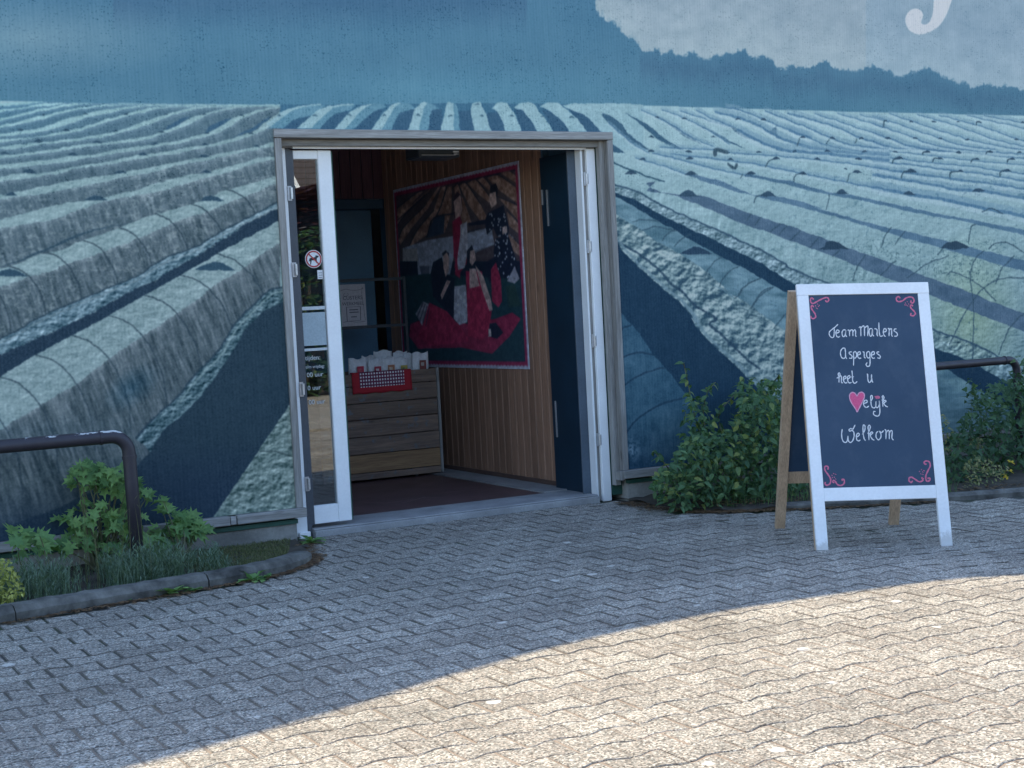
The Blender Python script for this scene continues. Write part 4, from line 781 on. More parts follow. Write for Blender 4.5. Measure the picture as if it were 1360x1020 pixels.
# grass, blanket, clothes, people (kept rough, as the wall poster is seen from far away in the dark)
pc.poly(B_((60, 220), (330, 200), (1060, 250), (1060, 900), (100, 900)), (22, 48, 42))
for P, c in [(B_((150, 600), (260, 560), (600, 600), (830, 560), (960, 510), (1030, 560), (940, 700), (800, 840), (560, 790), (210, 800), (140, 700)), (150, 24, 44)),
             (B_((190, 520), (250, 420), (310, 450), (250, 630)), (150, 140, 140)), (B_((300, 430), (440, 500), (560, 640), (620, 740), (300, 780), (210, 700), (250, 600)), (168, 26, 48)),
             (B_((330, 110), (400, 70), (430, 200), (500, 240), (500, 560), (400, 460), (330, 380), (310, 200)), (18, 20, 26)), (B_((400, 40), (430, 15), (458, 40), (450, 80), (415, 80)), (30, 26, 28)), (B_((410, 60), (440, 30), (460, 80), (455, 180), (430, 230), (412, 150)), (190, 150, 130)), (B_((440, 250), (470, 260), (400, 410), (390, 370)), (190, 150, 130)),
             (B_((540, -150), (590, -180), (600, 120), (540, 200), (500, 150)), (140, 20, 34)), (B_((505, -240), (560, -220), (545, 240), (505, 210)), (150, 22, 40)),
             (A_((560, 700), (680, 640), (690, 900), (660, 1060), (600, 1080)), (176, 168, 168)), (B_((500, 300), (590, 290), (610, 470), (600, 590), (540, 610), (495, 560)), (176, 170, 168)),
             (B_((590, 180), (720, 180), (740, 380), (800, 480), (770, 690), (720, 730), (610, 700), (600, 420)), (172, 24, 46)), (B_((600, 20), (640, -30), (660, 40), (640, 120), (600, 100)), (20, 18, 22)), (B_((625, 20), (660, 10), (672, 90), (640, 140), (622, 110)), (196, 156, 136)), (B_((620, 160), (670, 160), (700, 300), (620, 320)), (196, 156, 136)), (B_((665, 130), (730, 220), (790, 400), (805, 490), (780, 500), (720, 330)), (190, 150, 130)),
             (A_((555, 430), (590, 370), (630, 400), (640, 540), (615, 620), (565, 600)), (60, 34, 34)), (A_((560, 460), (620, 400), (640, 520), (620, 600), (580, 640)), (186, 146, 128)), (A_((550, 640), (620, 590), (620, 760), (590, 1000), (560, 960)), (150, 22, 42)),
             (A_((890, 320), (940, 295), (960, 340), (950, 460), (890, 380)), (18, 16, 20)), (A_((885, 390), (940, 370), (950, 480), (900, 520), (880, 450)), (200, 160, 140)), (A_((870, 560), (960, 520), (1010, 490), (1060, 700), (1050, 800), (950, 770), (920, 700), (860, 760), (840, 640)), (16, 18, 26)), (A_((690, 655), (860, 620), (860, 660), (700, 680)), (16, 18, 26)),
             (A_((940, 790), (1060, 780), (1130, 1000), (1150, 1160), (960, 1130), (920, 920)), (16, 18, 26)), (B_((740, 120), (830, 60), (860, 120), (780, 280)), (16, 18, 26)), (B_((790, 170), (830, 110), (870, 240), (880, 420), (850, 470), (800, 420)), (160, 26, 46)), (A_((1000, 690), (1040, 680), (1045, 740), (1000, 760)), (190, 160, 144)),
             (B_((920, 260), (980, 140), (1020, 240), (980, 280)), (150, 140, 140)), (B_((910, 300), (980, 280), (1030, 460), (930, 470)), (30, 50, 32)), (B_((780, 600), (830, 590), (890, 670), (840, 720), (770, 700)), (20, 20, 26)), (B_((770, 640), (790, 640), (795, 700), (772, 705)), (190, 170, 150))]:
    i = pc.poly(P, c)
    if len(i[0]): pc.A[i] += ((pn[i]-.5)*44)[:, None]*np.array(c)/160
for k_ in range(70):
    px_, py_ = rnd.uniform(885, 1130), rnd.uniform(560, 1150)
    (q,) = A_((px_, py_)); j = (np.abs(QX-q[0]) < .7) & (np.abs(QY-q[1]) < 1.3) & (pc.A.sum(-1) < 120); pc.A[j] = (190, 190, 190)
for k_ in range(4): pc.stroke(B_((200+k_*24, 560+k_*18), (250+k_*16, 430+k_*16)), .9, (40, 40, 44))
# scalloped edge: white paper, red band
fu = (GY-PY0); fv = (GZ2-PZ0); b1 = .055
band_m = (fu < b1) | (fu > (PY1-PY0)-b1) | (fv < b1) | (fv > (PZ1-PZ0)-b1); pc.A[band_m] = (150, 26, 48)
sc_ = .020+.009*np.abs(np.sin(GY*2*math.pi/.11)); edge_m = (fv < sc_) | (fv > (PZ1-PZ0)-sc_) | (fu < .018) | (fu > (PY1-PY0)-.018); pc.A[edge_m] = (168, 160, 158)
for _k in range(5):
    B5 = pc.A.copy(); B5[1:-1, 1:-1] = (pc.A[1:-1, 1:-1]*2+pc.A[:-2, 1:-1]+pc.A[2:, 1:-1]+pc.A[1:-1, :-2]+pc.A[1:-1, 2:])/6; pc.A = B5
pc.A += ((pn2-.5)*16)[..., None]; gm_ = pc.A.mean(-1, keepdims=True); pc.A = (gm_*.08+pc.A*.92)*.84+np.array([14, 22, 36])+((pn-.5)*30)[..., None]*(pc.A.mean(-1, keepdims=True)/90+.3)
poster_img = to_image('poster_print', np.clip(pc.A/255*1.3, 0, 1))
m_, t_, b_ = mat('poster_print', .5); im = nd(t_, 'ShaderNodeTexImage', image=poster_img, extension='EXTEND'); sx = nd(t_, 'ShaderNodeSeparateXYZ'); cx = nd(t_, 'ShaderNodeCombineXYZ'); mp = nd(t_, 'ShaderNodeMapping')
mp.inputs['Scale'].default_value = (1/(PY1-PY0), 1/(PZ1-PZ0), 1); mp.inputs['Location'].default_value = (-PY0/(PY1-PY0), -PZ0/(PZ1-PZ0), 0)
t_.links.new(nd(t_, 'ShaderNodeNewGeometry').outputs['Position'], sx.inputs[0]); t_.links.new(sx.outputs[1], cx.inputs[0]); t_.links.new(sx.outputs[2], cx.inputs[1]); t_.links.new(cx.outputs[0], mp.inputs[0]); t_.links.new(mp.outputs[0], im.inputs[0]); t_.links.new(im.outputs[0], b_.inputs['Base Color'])
ps = empty('wall_poster', (.632, 2.05, 1.66), 'large photo poster with red scalloped border on the pine board wall', 'poster')
box('poster_sheet', (.633, PY0, PZ0), (.639, PY1, PZ1), m_, ps)
# ------------------------------------------------------------------ crate on castors
CRY = 2.15
cr = empty('wooden_crate', (-.05, 2.45, .04), 'tall crate of old planks on castors holding white paper bags', 'crate')
M_PL = wood('old_dark_plank', (.27, .185, .135), (.14, .10, .08), 'X', .8, worn=.15, wear=(.16, .16, .17)); M_PL2 = wood('honey_plank', (.42, .26, .13), (.24, .14, .075), 'X', .8); M_PLY = wood('old_side_plank', (.26, .22, .19), (.15, .13, .12), 'Y', .8)
zs = [.115, .262, .400, .535, .665, .800, .905]
box('plank', (-.56, CRY+.004, .062), (.455, CRY+.026, .112), M_PL, cr, bevel=.003)
for a, b in zip(zs[:-1], zs[1:]):
    mt = M_PL2 if a == zs[0] else M_PL
    box('plank', (-.56, CRY+rnd.uniform(0, .004), a+.003), (.455+rnd.uniform(-.004, .003), CRY+.024, b-.003), mt, cr, bevel=.003)
    box('side_plank', (.434, CRY+.0255, a+.003), (.455, CRY+.62, b-.003), M_PLY, cr, bevel=.003); box('side_plank', (-.56, CRY+.0255, a+.003), (-.54, CRY+.62, b-.003), M_PLY, cr, bevel=.003)
    box('back_plank', (-.539, CRY+.60, a+.003), (.433, CRY+.62, b-.003), M_PL, cr)
box('corner_post', (.4555, CRY-.006, .062), (.478, CRY+.03, .908), M_GREYWOOD, cr, bevel=.002); box('bottom', (-.53, CRY+.03, .115), (.43, CRY+.6, .13), M_PL, cr)
for x, y in ((.26, CRY+.07), (-.46, CRY+.07), (.36, CRY+.55), (-.46, CRY+.55)):
    cs = MB().tube([(x-.012, y, .0665-.0), (x+.012, y, .0665)], .024, 14).build('castor', M_GASKET, cr, smooth=False)
    MB().box((x-.018, y-.02, .072), (x-.014, y+.02, .10)).box((x+.014, y-.02, .072), (x+.018, y+.02, .10)).box((x-.02, y-.025, .100), (x+.02, y+.025, .111)).build('castor_fork', M_HINGE, cs)
# checked cloth draped over the crate front
m_, t_, b_ = mat('checked_red_cloth', .85)
a0 = at(467, 495, CRY-.01); a1 = at(546, 491, CRY-.01); zb = float(at(507, 521, CRY-.01)[2]); cx0, cx1 = float(a0[0]), float(a1[0]); cz1 = .912
i0 = float(at(477, 500, CRY-.01)[0]); i1 = float(at(537, 500, CRY-.01)[0]); iz0 = float(at(507, 513, CRY-.01)[2])
gp = nd(t_, 'ShaderNodeNewGeometry'); sx = nd(t_, 'ShaderNodeSeparateXYZ'); t_.links.new(gp.outputs['Position'], sx.inputs[0])
def dots(o, per): return math_(t_, 'LESS_THAN', math_(t_, 'FRACT', math_(t_, 'MULTIPLY', o, 1/per)), .52)
chk = math_(t_, 'MULTIPLY', dots(sx.outputs[0], .0232), dots(sx.outputs[2], .0262)); inn = math_(t_, 'MULTIPLY', math_(t_, 'MULTIPLY', math_(t_, 'GREATER_THAN', sx.outputs[0], i0), math_(t_, 'LESS_THAN', sx.outputs[0], i1)), math_(t_, 'GREATER_THAN', sx.outputs[2], iz0))
c = mix(t_, (.40, .018, .03), mix(t_, (.16, .03, .07), (.75, .70, .72), chk), inn); t_.links.new(c, b_.inputs['Base Color']); bump(t_, b_, noise(t_, coords(t_, 'World'), 400, 2), .3)
m = MB(); NXc, NZc = 24, 9
for j in range(NZc+1):
    for i in range(NXc+1):
        x = cx0+(cx1-cx0)*i/NXc; z = zb+(cz1-zb)*j/NZc+.004*math.sin(i*.9)*(j == 0); y = CRY-.006-.005*(1+math.sin(i*.8+.3))*(1-j/NZc)
        m.V.append((x, y, z))
for i in range(NXc+1): m.V.append((cx0+(cx1-cx0)*i/NXc, CRY+.03, cz1+.001))
for i in range(NXc+1): m.V.append((cx0+(cx1-cx0)*i/NXc, CRY+.036, cz1-.07))
for j in range(NZc+2):
    for i in range(NXc): k_ = j*(NXc+1)+i; m.F.append((k_, k_+1, k_+NXc+2, k_+NXc+1))
o = m.build('checked_cloth', m_, smooth=True); tag(o, 'red cloth with white checked panel hanging over the crate front', 'cloth')
md = o.modifiers.new('thick', 'SOLIDIFY'); md.thickness = .002
# paper bags
M_BAG = plain('white_paper_bag', (.70, .71, .72), .7, .12, 18, bmp=.3, fine=60)
def bag(cx_, cy_, z1, wd, label, col, col2, rz=0, lbl=True):
    r = empty('paper_bag', (cx_, cy_, .60), label, 'bag', 'white paper bags standing in the crate'); r.rotation_euler = (0, 0, 0)
    m = MB(); H_b = z1-.60; nu, nv = 9, 9; V = []
    for s in (-1, 1):
        for j in range(nv+1):
            for i in range(nu+1):
                u = i/nu*2-1; v = j/nv; d = .045*(1-abs(u)**4)*(1-.95*v**2.2)+.003
                x = u*wd/2*(1-.06*v)+rnd.uniform(-.002, .002); z = v*H_b+.008*math.sin(u*4+cx_*9)*(v > .9)+rnd.uniform(-.001, .001)
                y = s*d+.006*math.sin(u*6+v*5+cx_*20)*v-.02*v*v
                V.append((cx_+x*math.cos(rz)-y*math.sin(rz), cy_+x*math.sin(rz)+y*math.cos(rz), .60+z))
    n1 = (nu+1)*(nv+1); F = []
    for j in range(nv):
        for i in range(nu): a = j*(nu+1)+i; F.append((a, a+1, a+nu+2, a+nu+1)); F.append((a+n1+nu+1, a+n1+nu+2, a+n1+1, a+n1))
    for j in range(nv): a = j*(nu+1); b = a+nu; F += [(a, a+nu+1, a+nu+1+n1, a+n1), (b, b+n1, b+n1+nu+1, b+nu+1)]
    for i in range(nu): a = nv*(nu+1)+i; F.append((a, a+1, a+1+n1, a+n1)); F.append((i, i+n1, i+1+n1, i+1))
    m.add(V, F).build('bag_body', M_BAG, r, smooth=True)
    if lbl:
        lm = MB(); zz = z1-.062
        lm.box((cx_-.028, cy_-.068, zz-.075), (cx_+.028, cy_-.064, zz)); lb = lm.build('bag_label', plain('bag_label_'+'abcdefgh'[len(BAGS) % 8], col, .5, .3, 40), r)
        MB().box((cx_-.018, cy_-.0705, zz-.045), (cx_+.008, cy_-.0686, zz-.018)).build('label_picture', plain('label_picture_'+'abcdefgh'[len(BAGS) % 8], col2, .5, .4, 60), lb)
    BAGS.append(r)
BAGS = []
fx_ = lambda px, Y: float(at(px, 480, Y)[0])
bag(fx_(474, 2.27), 2.27, 1.02, .165, 'white paper bag with crimson label at the left end of the crate', (.50, .03, .07), (.55, .10, .12))
bag(fx_(497, 2.27), 2.27, 1.01, .13, 'white paper bag with red and white label second from left', (.45, .05, .08), (.7, .6, .6))
bag(fx_(515, 2.27), 2.27, 1.015, .13, 'white paper bag with orange brown label in the middle of the crate', (.50, .22, .12), (.6, .5, .4))
bag(fx_(532, 2.27), 2.27, 1.005, .13, 'white paper bag with yellow green label left of the tallest bag', (.45, .36, .08), (.2, .25, .12))
bag(fx_(557, 2.28), 2.28, 1.035, .15, 'tall white paper bag with dark picture label at the right end', (.22, .06, .05), (.5, .45, .4))
bag(fx_(487, 2.42), 2.42, 1.03, .13, 'plain white bag behind the crimson labelled bag', 0, 0, .2, False); bag(fx_(508, 2.44), 2.44, 1.065, .16, 'plain pale bag standing tallest at the back of the crate', 0, 0, -.15, False)
bag(fx_(530, 2.42), 2.42, 1.05, .14, 'plain white bag behind the yellow labelled bag', 0, 0, .1, False); bag(fx_(545, 2.36), 2.36, 1.03, .12, 'crumpled plain bag squeezed beside the tall right bag', 0, 0, -.2, False)
# steel rack with a paper notice
rk = empty('steel_rack', (.2, 2.86, .04), 'dark steel tube rack with two rails standing behind the crate', 'rack')
for x in (-.62, .535): box('rack_post', (x-.013, 2.853, .044), (x+.013, 2.879, 1.67), M_METAL, rk, bevel=.002)
for z in (1.655, 1.262, .4): box('rack_rail', (-.606, 2.855, z-.013), (.521, 2.877, z+.013), M_METAL, rk, bevel=.002)
q0 = at(450, 380, 2.84); q1 = at(487.5, 432, 2.84)
nt_ = empty('paper_notice', ((q0[0]+q1[0])/2, 2.84, q1[2]), 'white framed paper notice hanging on the steel rack rail', 'notice')
M_PAPER = plain('notice_paper', (.52, .50, .54), .7, .06, 6)
zt, zb_ = float(q0[2])+.01, float(q1[2]); xa, xb = float(q0[0]), float(q1[0])
box('notice_sheet', (xa, 2.838, zb_), (xb, 2.843, zt), M_PAPER, nt_); W2, H2 = xb-xa, zt-zb_
M_INK = plain('grey_ink', (.10, .10, .14), .7, .1)
def inkl(pts, wd=.003):
    m = MB(); P = smooth_line(pts, 4)
    for a, b in zip(P[:-1], P[1:]):
        d = np.array(b)-np.array(a); L = np.linalg.norm(d); d = d/max(L, 1e-6)*wd/2
        m.add([(xa+a[0]*W2-d[1], 2.8375, zb_+a[1]*H2+d[0]), (xa+a[0]*W2+d[1], 2.8375, zb_+a[1]*H2-d[0]), (xa+b[0]*W2+d[1], 2.8375, zb_+b[1]*H2-d[0]), (xa+b[0]*W2-d[1], 2.8375, zb_+b[1]*H2+d[0])], [(0, 1, 2, 3)])
    return m.build('ink_line', M_INK, nt_)
inkl([(.06, .86), (.25, .89), (.5, .86), (.75, .86), (.93, .90)]); inkl([(.90, .92), (.86, .78), (.90, .5), (.92, .25), (.95, .12)]); inkl([(.08, .10), (.3, .12), (.6, .09), (.95, .10)]); inkl([(.2, .80), (.15, .74), (.25, .72), (.34, .76), (.3, .8)])
text('CUSTERS', .044, M_INK, nt_, (xa+W2*.5, 2.8372, zb_+H2*.635), align='CENTER'); text('WERKMEEL', .038, M_INK, nt_, (xa+W2*.5, 2.8372, zb_+H2*.50), align='CENTER')
inkl([(.24, .46), (.78, .46)]); inkl([(.24, .12), (.76, .13)]); inkl([(.24, .46), (.24, .12)], .006); inkl([(.78, .46), (.76, .13)], .006)
for z, a, b in ((.39, .34, .68), (.33, .34, .7), (.22, .4, .62)): inkl([(a, z), (b, z)], .008)
# heater box over the doorway
ht = empty('ceiling_heater', (-.15, .7, 2.5), 'dark ceiling heater box with rating label above the doorway', 'heater')
h0 = at(556, 209, .6); h1 = at(611, 207, .6)
box('heater_body', (h0[0], .6, h0[2]), (h1[0], .82, h0[2]+.16), M_METAL, ht, bevel=.008); box('heater_lip', (h0[0]+.02, .588, h0[2]+.012), (h1[0]-.04, .599, h0[2]+.019), M_HINGE, ht, bevel=.002)
box('rating_label', (h1[0]-.055, .594, h0[2]+.034), (h1[0]-.012, .599, h0[2]+.044), M_STK, ht); box('rating_label', (h1[0]-.05, .594, h0[2]+.020), (h1[0]-.014, .599, h0[2]+.025), M_STK, ht)
for x in (h0[0]+.05, h1[0]-.05): box('hanger', (x-.008, .70, h0[2]+.161), (x+.008, .72, 2.951), M_METAL, ht)

# ------------------------------------------------------------------ chalkboard A-stand
A0 = np.array([.337, -2.670, .0]); PHI = .4123; WD = .7324; TH = .2463; SPR = .8837; RHO = -.0343; HH = 1.4442
sw = np.array([math.cos(PHI), -math.sin(PHI), math.tan(RHO)]); sw /= np.linalg.norm(sw); sn = np.array([math.sin(PHI), math.cos(PHI), 0])
su0 = np.cross(sw, sn); su0 = su0 if su0[2] > 0 else -su0
su = su0*math.cos(TH)+sn*math.sin(TH); sf = -(sn*math.cos(TH)-su0*math.sin(TH))      # sf: outward normal of the front face
A1 = A0+SPR*sn; ru = su0*math.cos(TH)-sn*math.sin(TH); top_gap = .03
bd = empty('chalkboard_stand', tuple(A0+sw*WD/2+sn*SPR/2), 'white framed A-board chalkboard with chalk welcome text on the pavement', 'chalkboard')
def fb(u0, v0, u1, v1, d0, d1, O=A0, up=None, nrm=None):
    up = su if up is None else up; nrm = sf if nrm is None else nrm
    M = Matrix([[sw[i], up[i], nrm[i], O[i]] for i in range(3)]+[[0, 0, 0, 1]])
    return MB().box((u0, v0, d0), (u1, v1, d1), M)
M_WW = plain('white_painted_frame', (.88, .89, .89), .5, .10, 3, bmp=.1, fine=70, gr=.35); _t = M_WW.node_tree; _b = _t.nodes['Principled BSDF']; _z = nd(_t, 'ShaderNodeSeparateXYZ'); _t.links.new(coords(_t, 'World'), _z.inputs[0])
_src = _b.inputs['Base Color'].links[0].from_socket; _n = noise(_t, coords(_t, 'World'), 38, 5, .7); _f = ramp(_t, math_(_t, 'SUBTRACT', math_(_t, 'MULTIPLY', _n, .16), math_(_t, 'ADD', _z.outputs[2], .03)), [(.0, 0.0), (.03, .38)])
_c = mix(_t, _src, (.24, .20, .15), _f); _c = mix(_t, _c, (.55, .50, .42), ramp(_t, noise(_t, coords(_t, 'World', (1, 1, .25)), 30, 6, .75), [(.66, 0.0), (.72, .55)])); _t.links.new(_c, _b.inputs['Base Color'])
M_BW = wood('bare_brown_frame', (.56, .385, .25), (.42, .28, .175), 'Z', .65)
T = .022
fb(0, 0, .062, HH-.062, -T, 0).build('front_leg', M_WW, bd, bevel=.0015); fb(WD-.062, .0, WD, HH-.062, -T, 0).build('front_leg', M_WW, bd, bevel=.0015)
fb(-.001, HH-.0615, WD+.001, HH, -T, .001).build('top_rail', M_WW, bd, bevel=.0015); fb(.0625, .258, WD-.0625, .328, -T, -.001).build('bottom_rail', M_WW, bd, bevel=.0015)
fb(.0, .0, .0045, HH-.062, -.0455, -T-.0005).build('leg_side', M_BW, bd)
fr = fb(.0625, .3285, WD-.0625, HH-.062, -.014, -.006); M_BOARD, tb, bb = mat('blackboard_paint', .5)
cb = coords(tb, 'World'); tb.links.new(mix(tb, (.014, .042, .085), (.024, .056, .105), ramp(tb, noise(tb, cb, 3, 5, .6), [(.3, 0.0), (.7, 1.0)])), bb.inputs['Base Color']); _s = bb.inputs['Base Color'].links[0].from_socket; tb.links.new(mix(tb, _s, (.075, .105, .15), ramp(tb, noise(tb, coords(tb, 'World', (1.5, 1.5, 1), (0, .5, 0)), 5, 6, .7), [(.5, 0.0), (.8, .5)])), bb.inputs['Base Color']); bump(tb, bb, noise(tb, cb, 220, 3), .1)
board = fr.build('board', M_BOARD, bd)
nb_ = sn*math.cos(TH)+su0*math.sin(TH)
OB = A0+sn*SPR+np.array([0, 0, .0])
for u in (0, WD-.055): fb(u, .0, u+.055, HH-.03, -T-.012, 0, OB, ru, nb_).build('rear_leg', M_BW, bd, bevel=.0015)
fb(.0555, .275, WD-.0555, .345, -T, -.002, OB, ru, nb_).build('rear_rail', M_BW, bd, bevel=.0015); fb(.0555, .3455, WD-.0555, HH-.09, -.014, -.006, OB, ru, nb_).build('rear_board', M_BOARD, bd)
fb(.0555, HH-.0895, WD-.0555, HH-.03, -T, -.002, OB, ru, nb_).build('rear_rail', M_BW, bd, bevel=.0015)
for u in (.05, WD-.09):
    c0 = A0+sw*u+su*(HH-.005)-sf*.025; c0 = c0+np.array([0, 0, .002]); MB().tube([c0, c0+sw*.04], .006, 8).build('hinge', M_HINGE, bd)
sn_d = float(sf@A0)
def chalk(pts, wd, mt, name, par, off=.0005, close=False):
    """chalk strokes lie on the board face"""
    P = smooth_line(pts, 5); W = []
    for (x, y) in P:
        q = hit(x, y, sf, sn_d-.006+off); d = q-A0; W.append(np.array([d@sw, d@su]))
    if close:
        m = MB(); O = A0-sf*(.006-off); m.add([O+sw*w_[0]+su*w_[1] for w_ in W], [tuple(range(len(W)))]); return m
    m = MB(); O = A0-sf*(.006-off); n = len(W); V = []
    for i in range(n):
        t = W[min(i+1, n-1)]-W[max(i-1, 0)]; t = t/max(np.linalg.norm(t), 1e-6); nn = np.array([-t[1], t[0]]); ww = wd/2*(.9+.15*math.sin(i*1.1+pts[0][0]))*(1 if 0 < i < n-1 else .6)
        for s in (-1, 1): q = W[i]+nn*ww*s; V.append(O+sw*q[0]+su*q[1])
    m.add(V, [(2*i, 2*i+1, 2*i+3, 2*i+2) for i in range(n-1)]); return m
def chalk_mat(name, col):
    m, t, b = mat(name, .95); co = coords(t, 'World'); c = mix(t, tuple(v*.62 for v in col), col, ramp(t, noise(t, co, 420, 3), [(.35, 0.0), (.6, 1.0)])); t.links.new(c, b.inputs['Base Color']); return m
M_CW = chalk_mat('white_chalk', (.80, .82, .84)); M_CP = chalk_mat('pink_chalk', (.74, .19, .30)); M_CPF = chalk_mat('pink_heart_chalk', (.80, .13, .28))
X1 = crop(1090, 420, 11.333); X2 = crop(1100, 455, 15.11); X3 = crop(1110, 510, 11.333); X4 = crop(1060, 380, 8); X5 = crop(1080, 600, 8)
LINES = [
 (X1, [[(260, 120), (215, 165), (150, 215), (128, 250), (140, 300), (180, 322), (200, 290), (205, 180)], [(235, 255), (275, 240), (270, 212), (245, 210), (228, 245), (240, 300), (265, 315), (290, 300)], [(375, 205), (340, 208), (320, 250), (335, 305), (365, 290), (378, 210), (375, 280), (395, 312)], [(405, 210), (430, 215), (435, 300)], [(432, 240), (460, 205), (480, 215), (485, 300)], [(485, 235), (510, 205), (525, 220), (525, 290), (540, 305)]]),
 (X1, [[(575, 175), (600, 165), (605, 300)], [(605, 180), (630, 150), (655, 160), (660, 300)], [(660, 180), (690, 150), (712, 160), (708, 300)], [(775, 185), (740, 190), (728, 235), (745, 298), (770, 280), (780, 190), (780, 270), (800, 302)], [(808, 190), (835, 190), (850, 215), (848, 280), (862, 300)], [(875, 92), (878, 200), (890, 290), (915, 300), (935, 290)], [(945, 240), (985, 225), (980, 190), (955, 190), (942, 235), (955, 290), (980, 303)], [(1010, 190), (1030, 190), (1028, 300)], [(1030, 215), (1055, 185), (1068, 205), (1068, 285), (1085, 302)], [(1140, 190), (1110, 195), (1105, 220), (1140, 245), (1155, 270), (1145, 298), (1105, 300)]]),
 (X2, [[(340, 110), (290, 115), (250, 170), (248, 240), (270, 300), (310, 318), (335, 300)], [(335, 105), (345, 180), (350, 290), (375, 325)], [(470, 185), (430, 190), (420, 220), (460, 250), (480, 280), (465, 315), (420, 310)], [(505, 185), (510, 300), (508, 460)], [(508, 205), (540, 180), (565, 210), (570, 260), (550, 305), (515, 315)], [(595, 250), (640, 230), (640, 190), (605, 190), (585, 240), (600, 295), (635, 318), (660, 305)], [(690, 185), (715, 190), (722, 240), (725, 290), (750, 315)], [(830, 190), (795, 180), (770, 220), (775, 280), (805, 310), (835, 290)], [(835, 190), (838, 300), (838, 430), (815, 475), (780, 475), (760, 440), (780, 400)], [(870, 250), (920, 235), (925, 195), (895, 180), (868, 220), (870, 280), (900, 315), (935, 305)], [(1025, 185), (985, 190), (980, 220), (1030, 255), (1045, 285), (1030, 315), (985, 305)]]),
 (X2, [[(215, 800), (215, 700), (200, 640), (215, 608), (235, 625), (225, 680), (170, 715)], [(215, 700), (250, 670), (265, 690), (265, 790), (295, 812)], [(310, 740), (355, 710), (350, 675), (320, 680), (302, 730), (320, 790), (355, 812), (380, 795)], [(395, 735), (435, 700), (430, 665), (400, 672), (385, 720), (400, 785), (435, 812), (465, 795)], [(475, 560), (485, 660), (490, 760), (510, 808), (545, 812), (580, 780)], [(450, 690), (515, 685)]]),
 (X2, [[(775, 630), (790, 640), (795, 740), (815, 795), (845, 790), (865, 750), (870, 635)], [(870, 700), (885, 780), (900, 800)]]),
 (X3, [[(420, 295), (470, 275), (465, 245), (435, 250), (418, 290), (430, 335), (465, 352), (500, 330)], [(520, 275), (545, 230), (552, 190), (538, 172), (525, 195), (530, 290), (545, 345), (575, 360), (600, 340), (607, 270)], [(607, 260), (600, 320), (615, 355), (640, 345), (658, 300), (655, 250)], [(655, 250), (662, 350), (662, 440), (640, 480), (600, 478), (570, 455), (572, 415), (600, 415)], [(710, 345), (705, 230), (700, 190), (712, 175), (725, 200), (715, 240), (690, 240)], [(712, 270), (740, 245), (755, 262), (725, 290), (750, 330), (785, 345)]]),
 (X3, [[(98, 680), (88, 760), (100, 840), (135, 880), (170, 860), (185, 780)], [(185, 790), (190, 850), (215, 880), (250, 860), (275, 790), (270, 720), (240, 700), (210, 710), (200, 690), (225, 670), (255, 680), (275, 650), (290, 615)], [(310, 800), (350, 775), (350, 745), (325, 745), (308, 790), (320, 845), (350, 855), (370, 840)], [(400, 760), (435, 700), (440, 640), (425, 615), (410, 640), (415, 760), (430, 830), (450, 850)], [(500, 845), (495, 720), (485, 650), (505, 620), (520, 645), (505, 700), (480, 750)], [(505, 760), (540, 720), (555, 740), (520, 775), (550, 830), (580, 845)], [(640, 710), (610, 740), (608, 800), (640, 840), (675, 810), (680, 750), (655, 710), (690, 730), (720, 700)], [(735, 690), (755, 700), (755, 830)], [(755, 740), (785, 700), (805, 720), (805, 830)], [(805, 740), (830, 700), (850, 720), (845, 810), (870, 845)]])]
for f, L in LINES:
    m = MB()
    for s in L: q = chalk(f(*s), .0062, M_CW, 'x', board); m.add(q.V, q.F)
    m.build('chalk_word', M_CW, board)
heart = X3((320, 425), (295, 370), (240, 290), (208, 210), (215, 150), (255, 125), (295, 145), (320, 180), (345, 140), (385, 122), (425, 145), (430, 200), (400, 270), (350, 370), (322, 424))
chalk(heart, 0, M_CPF, '', board, close=True).build('chalk_heart', M_CPF, board); q = chalk(heart, .006, M_CP, '', board, off=.0009); q.build('heart_outline', chalk_mat('pale_pink_chalk', (.80, .42, .55)), board)
chalk(X3((590, 200), (610, 190), (655, 195), (640, 210), (600, 208)), .010, M_CP, '', board).build('chalk_mark', M_CP, board)
SW = [(X4, [[(165, 145), (150, 125), (133, 135), (133, 165), (155, 185), (190, 170), (235, 145), (280, 125), (310, 122), (325, 140), (320, 160), (300, 165), (290, 150)], [(165, 225), (150, 205), (138, 225), (155, 260), (180, 295), (185, 330), (160, 345), (138, 335), (135, 315)]], [(185, 210), (205, 190), (215, 215), (195, 235), (225, 205), (205, 240)]),
      (X4, [[(1085, 130), (1070, 112), (1048, 120), (1045, 150), (1070, 165), (1110, 155), (1150, 125), (1190, 115), (1220, 125), (1232, 155), (1220, 178), (1200, 175), (1200, 150)], [(1220, 215), (1205, 200), (1192, 215), (1205, 240), (1235, 270), (1245, 295), (1225, 315), (1198, 310), (1200, 285)]], [(1140, 180), (1160, 165), (1150, 200), (1175, 190), (1165, 210), (1135, 200)]),
      (X5, [[(155, 190), (160, 165), (140, 152), (122, 165), (128, 200), (160, 245), (185, 290), (180, 335), (150, 355), (128, 345), (130, 320)], [(225, 330), (208, 320), (215, 305), (235, 315), (255, 345), (285, 358), (315, 350), (332, 325), (325, 295), (308, 295), (310, 310)]], [(200, 250), (218, 232), (240, 240), (205, 275), (225, 270), (240, 290)]),
      (X5, [[(1205, 130), (1185, 130), (1180, 108), (1205, 97), (1235, 110), (1243, 150), (1220, 200), (1198, 250), (1198, 295), (1215, 315), (1240, 300), (1235, 278), (1215, 285)], [(1175, 290), (1155, 275), (1165, 300), (1160, 310), (1125, 318), (1080, 290), (1045, 270), (1020, 280), (1020, 310), (1040, 325), (1058, 308)]], [(1130, 210), (1150, 190), (1145, 235), (1165, 215), (1165, 240), (1178, 200)])]
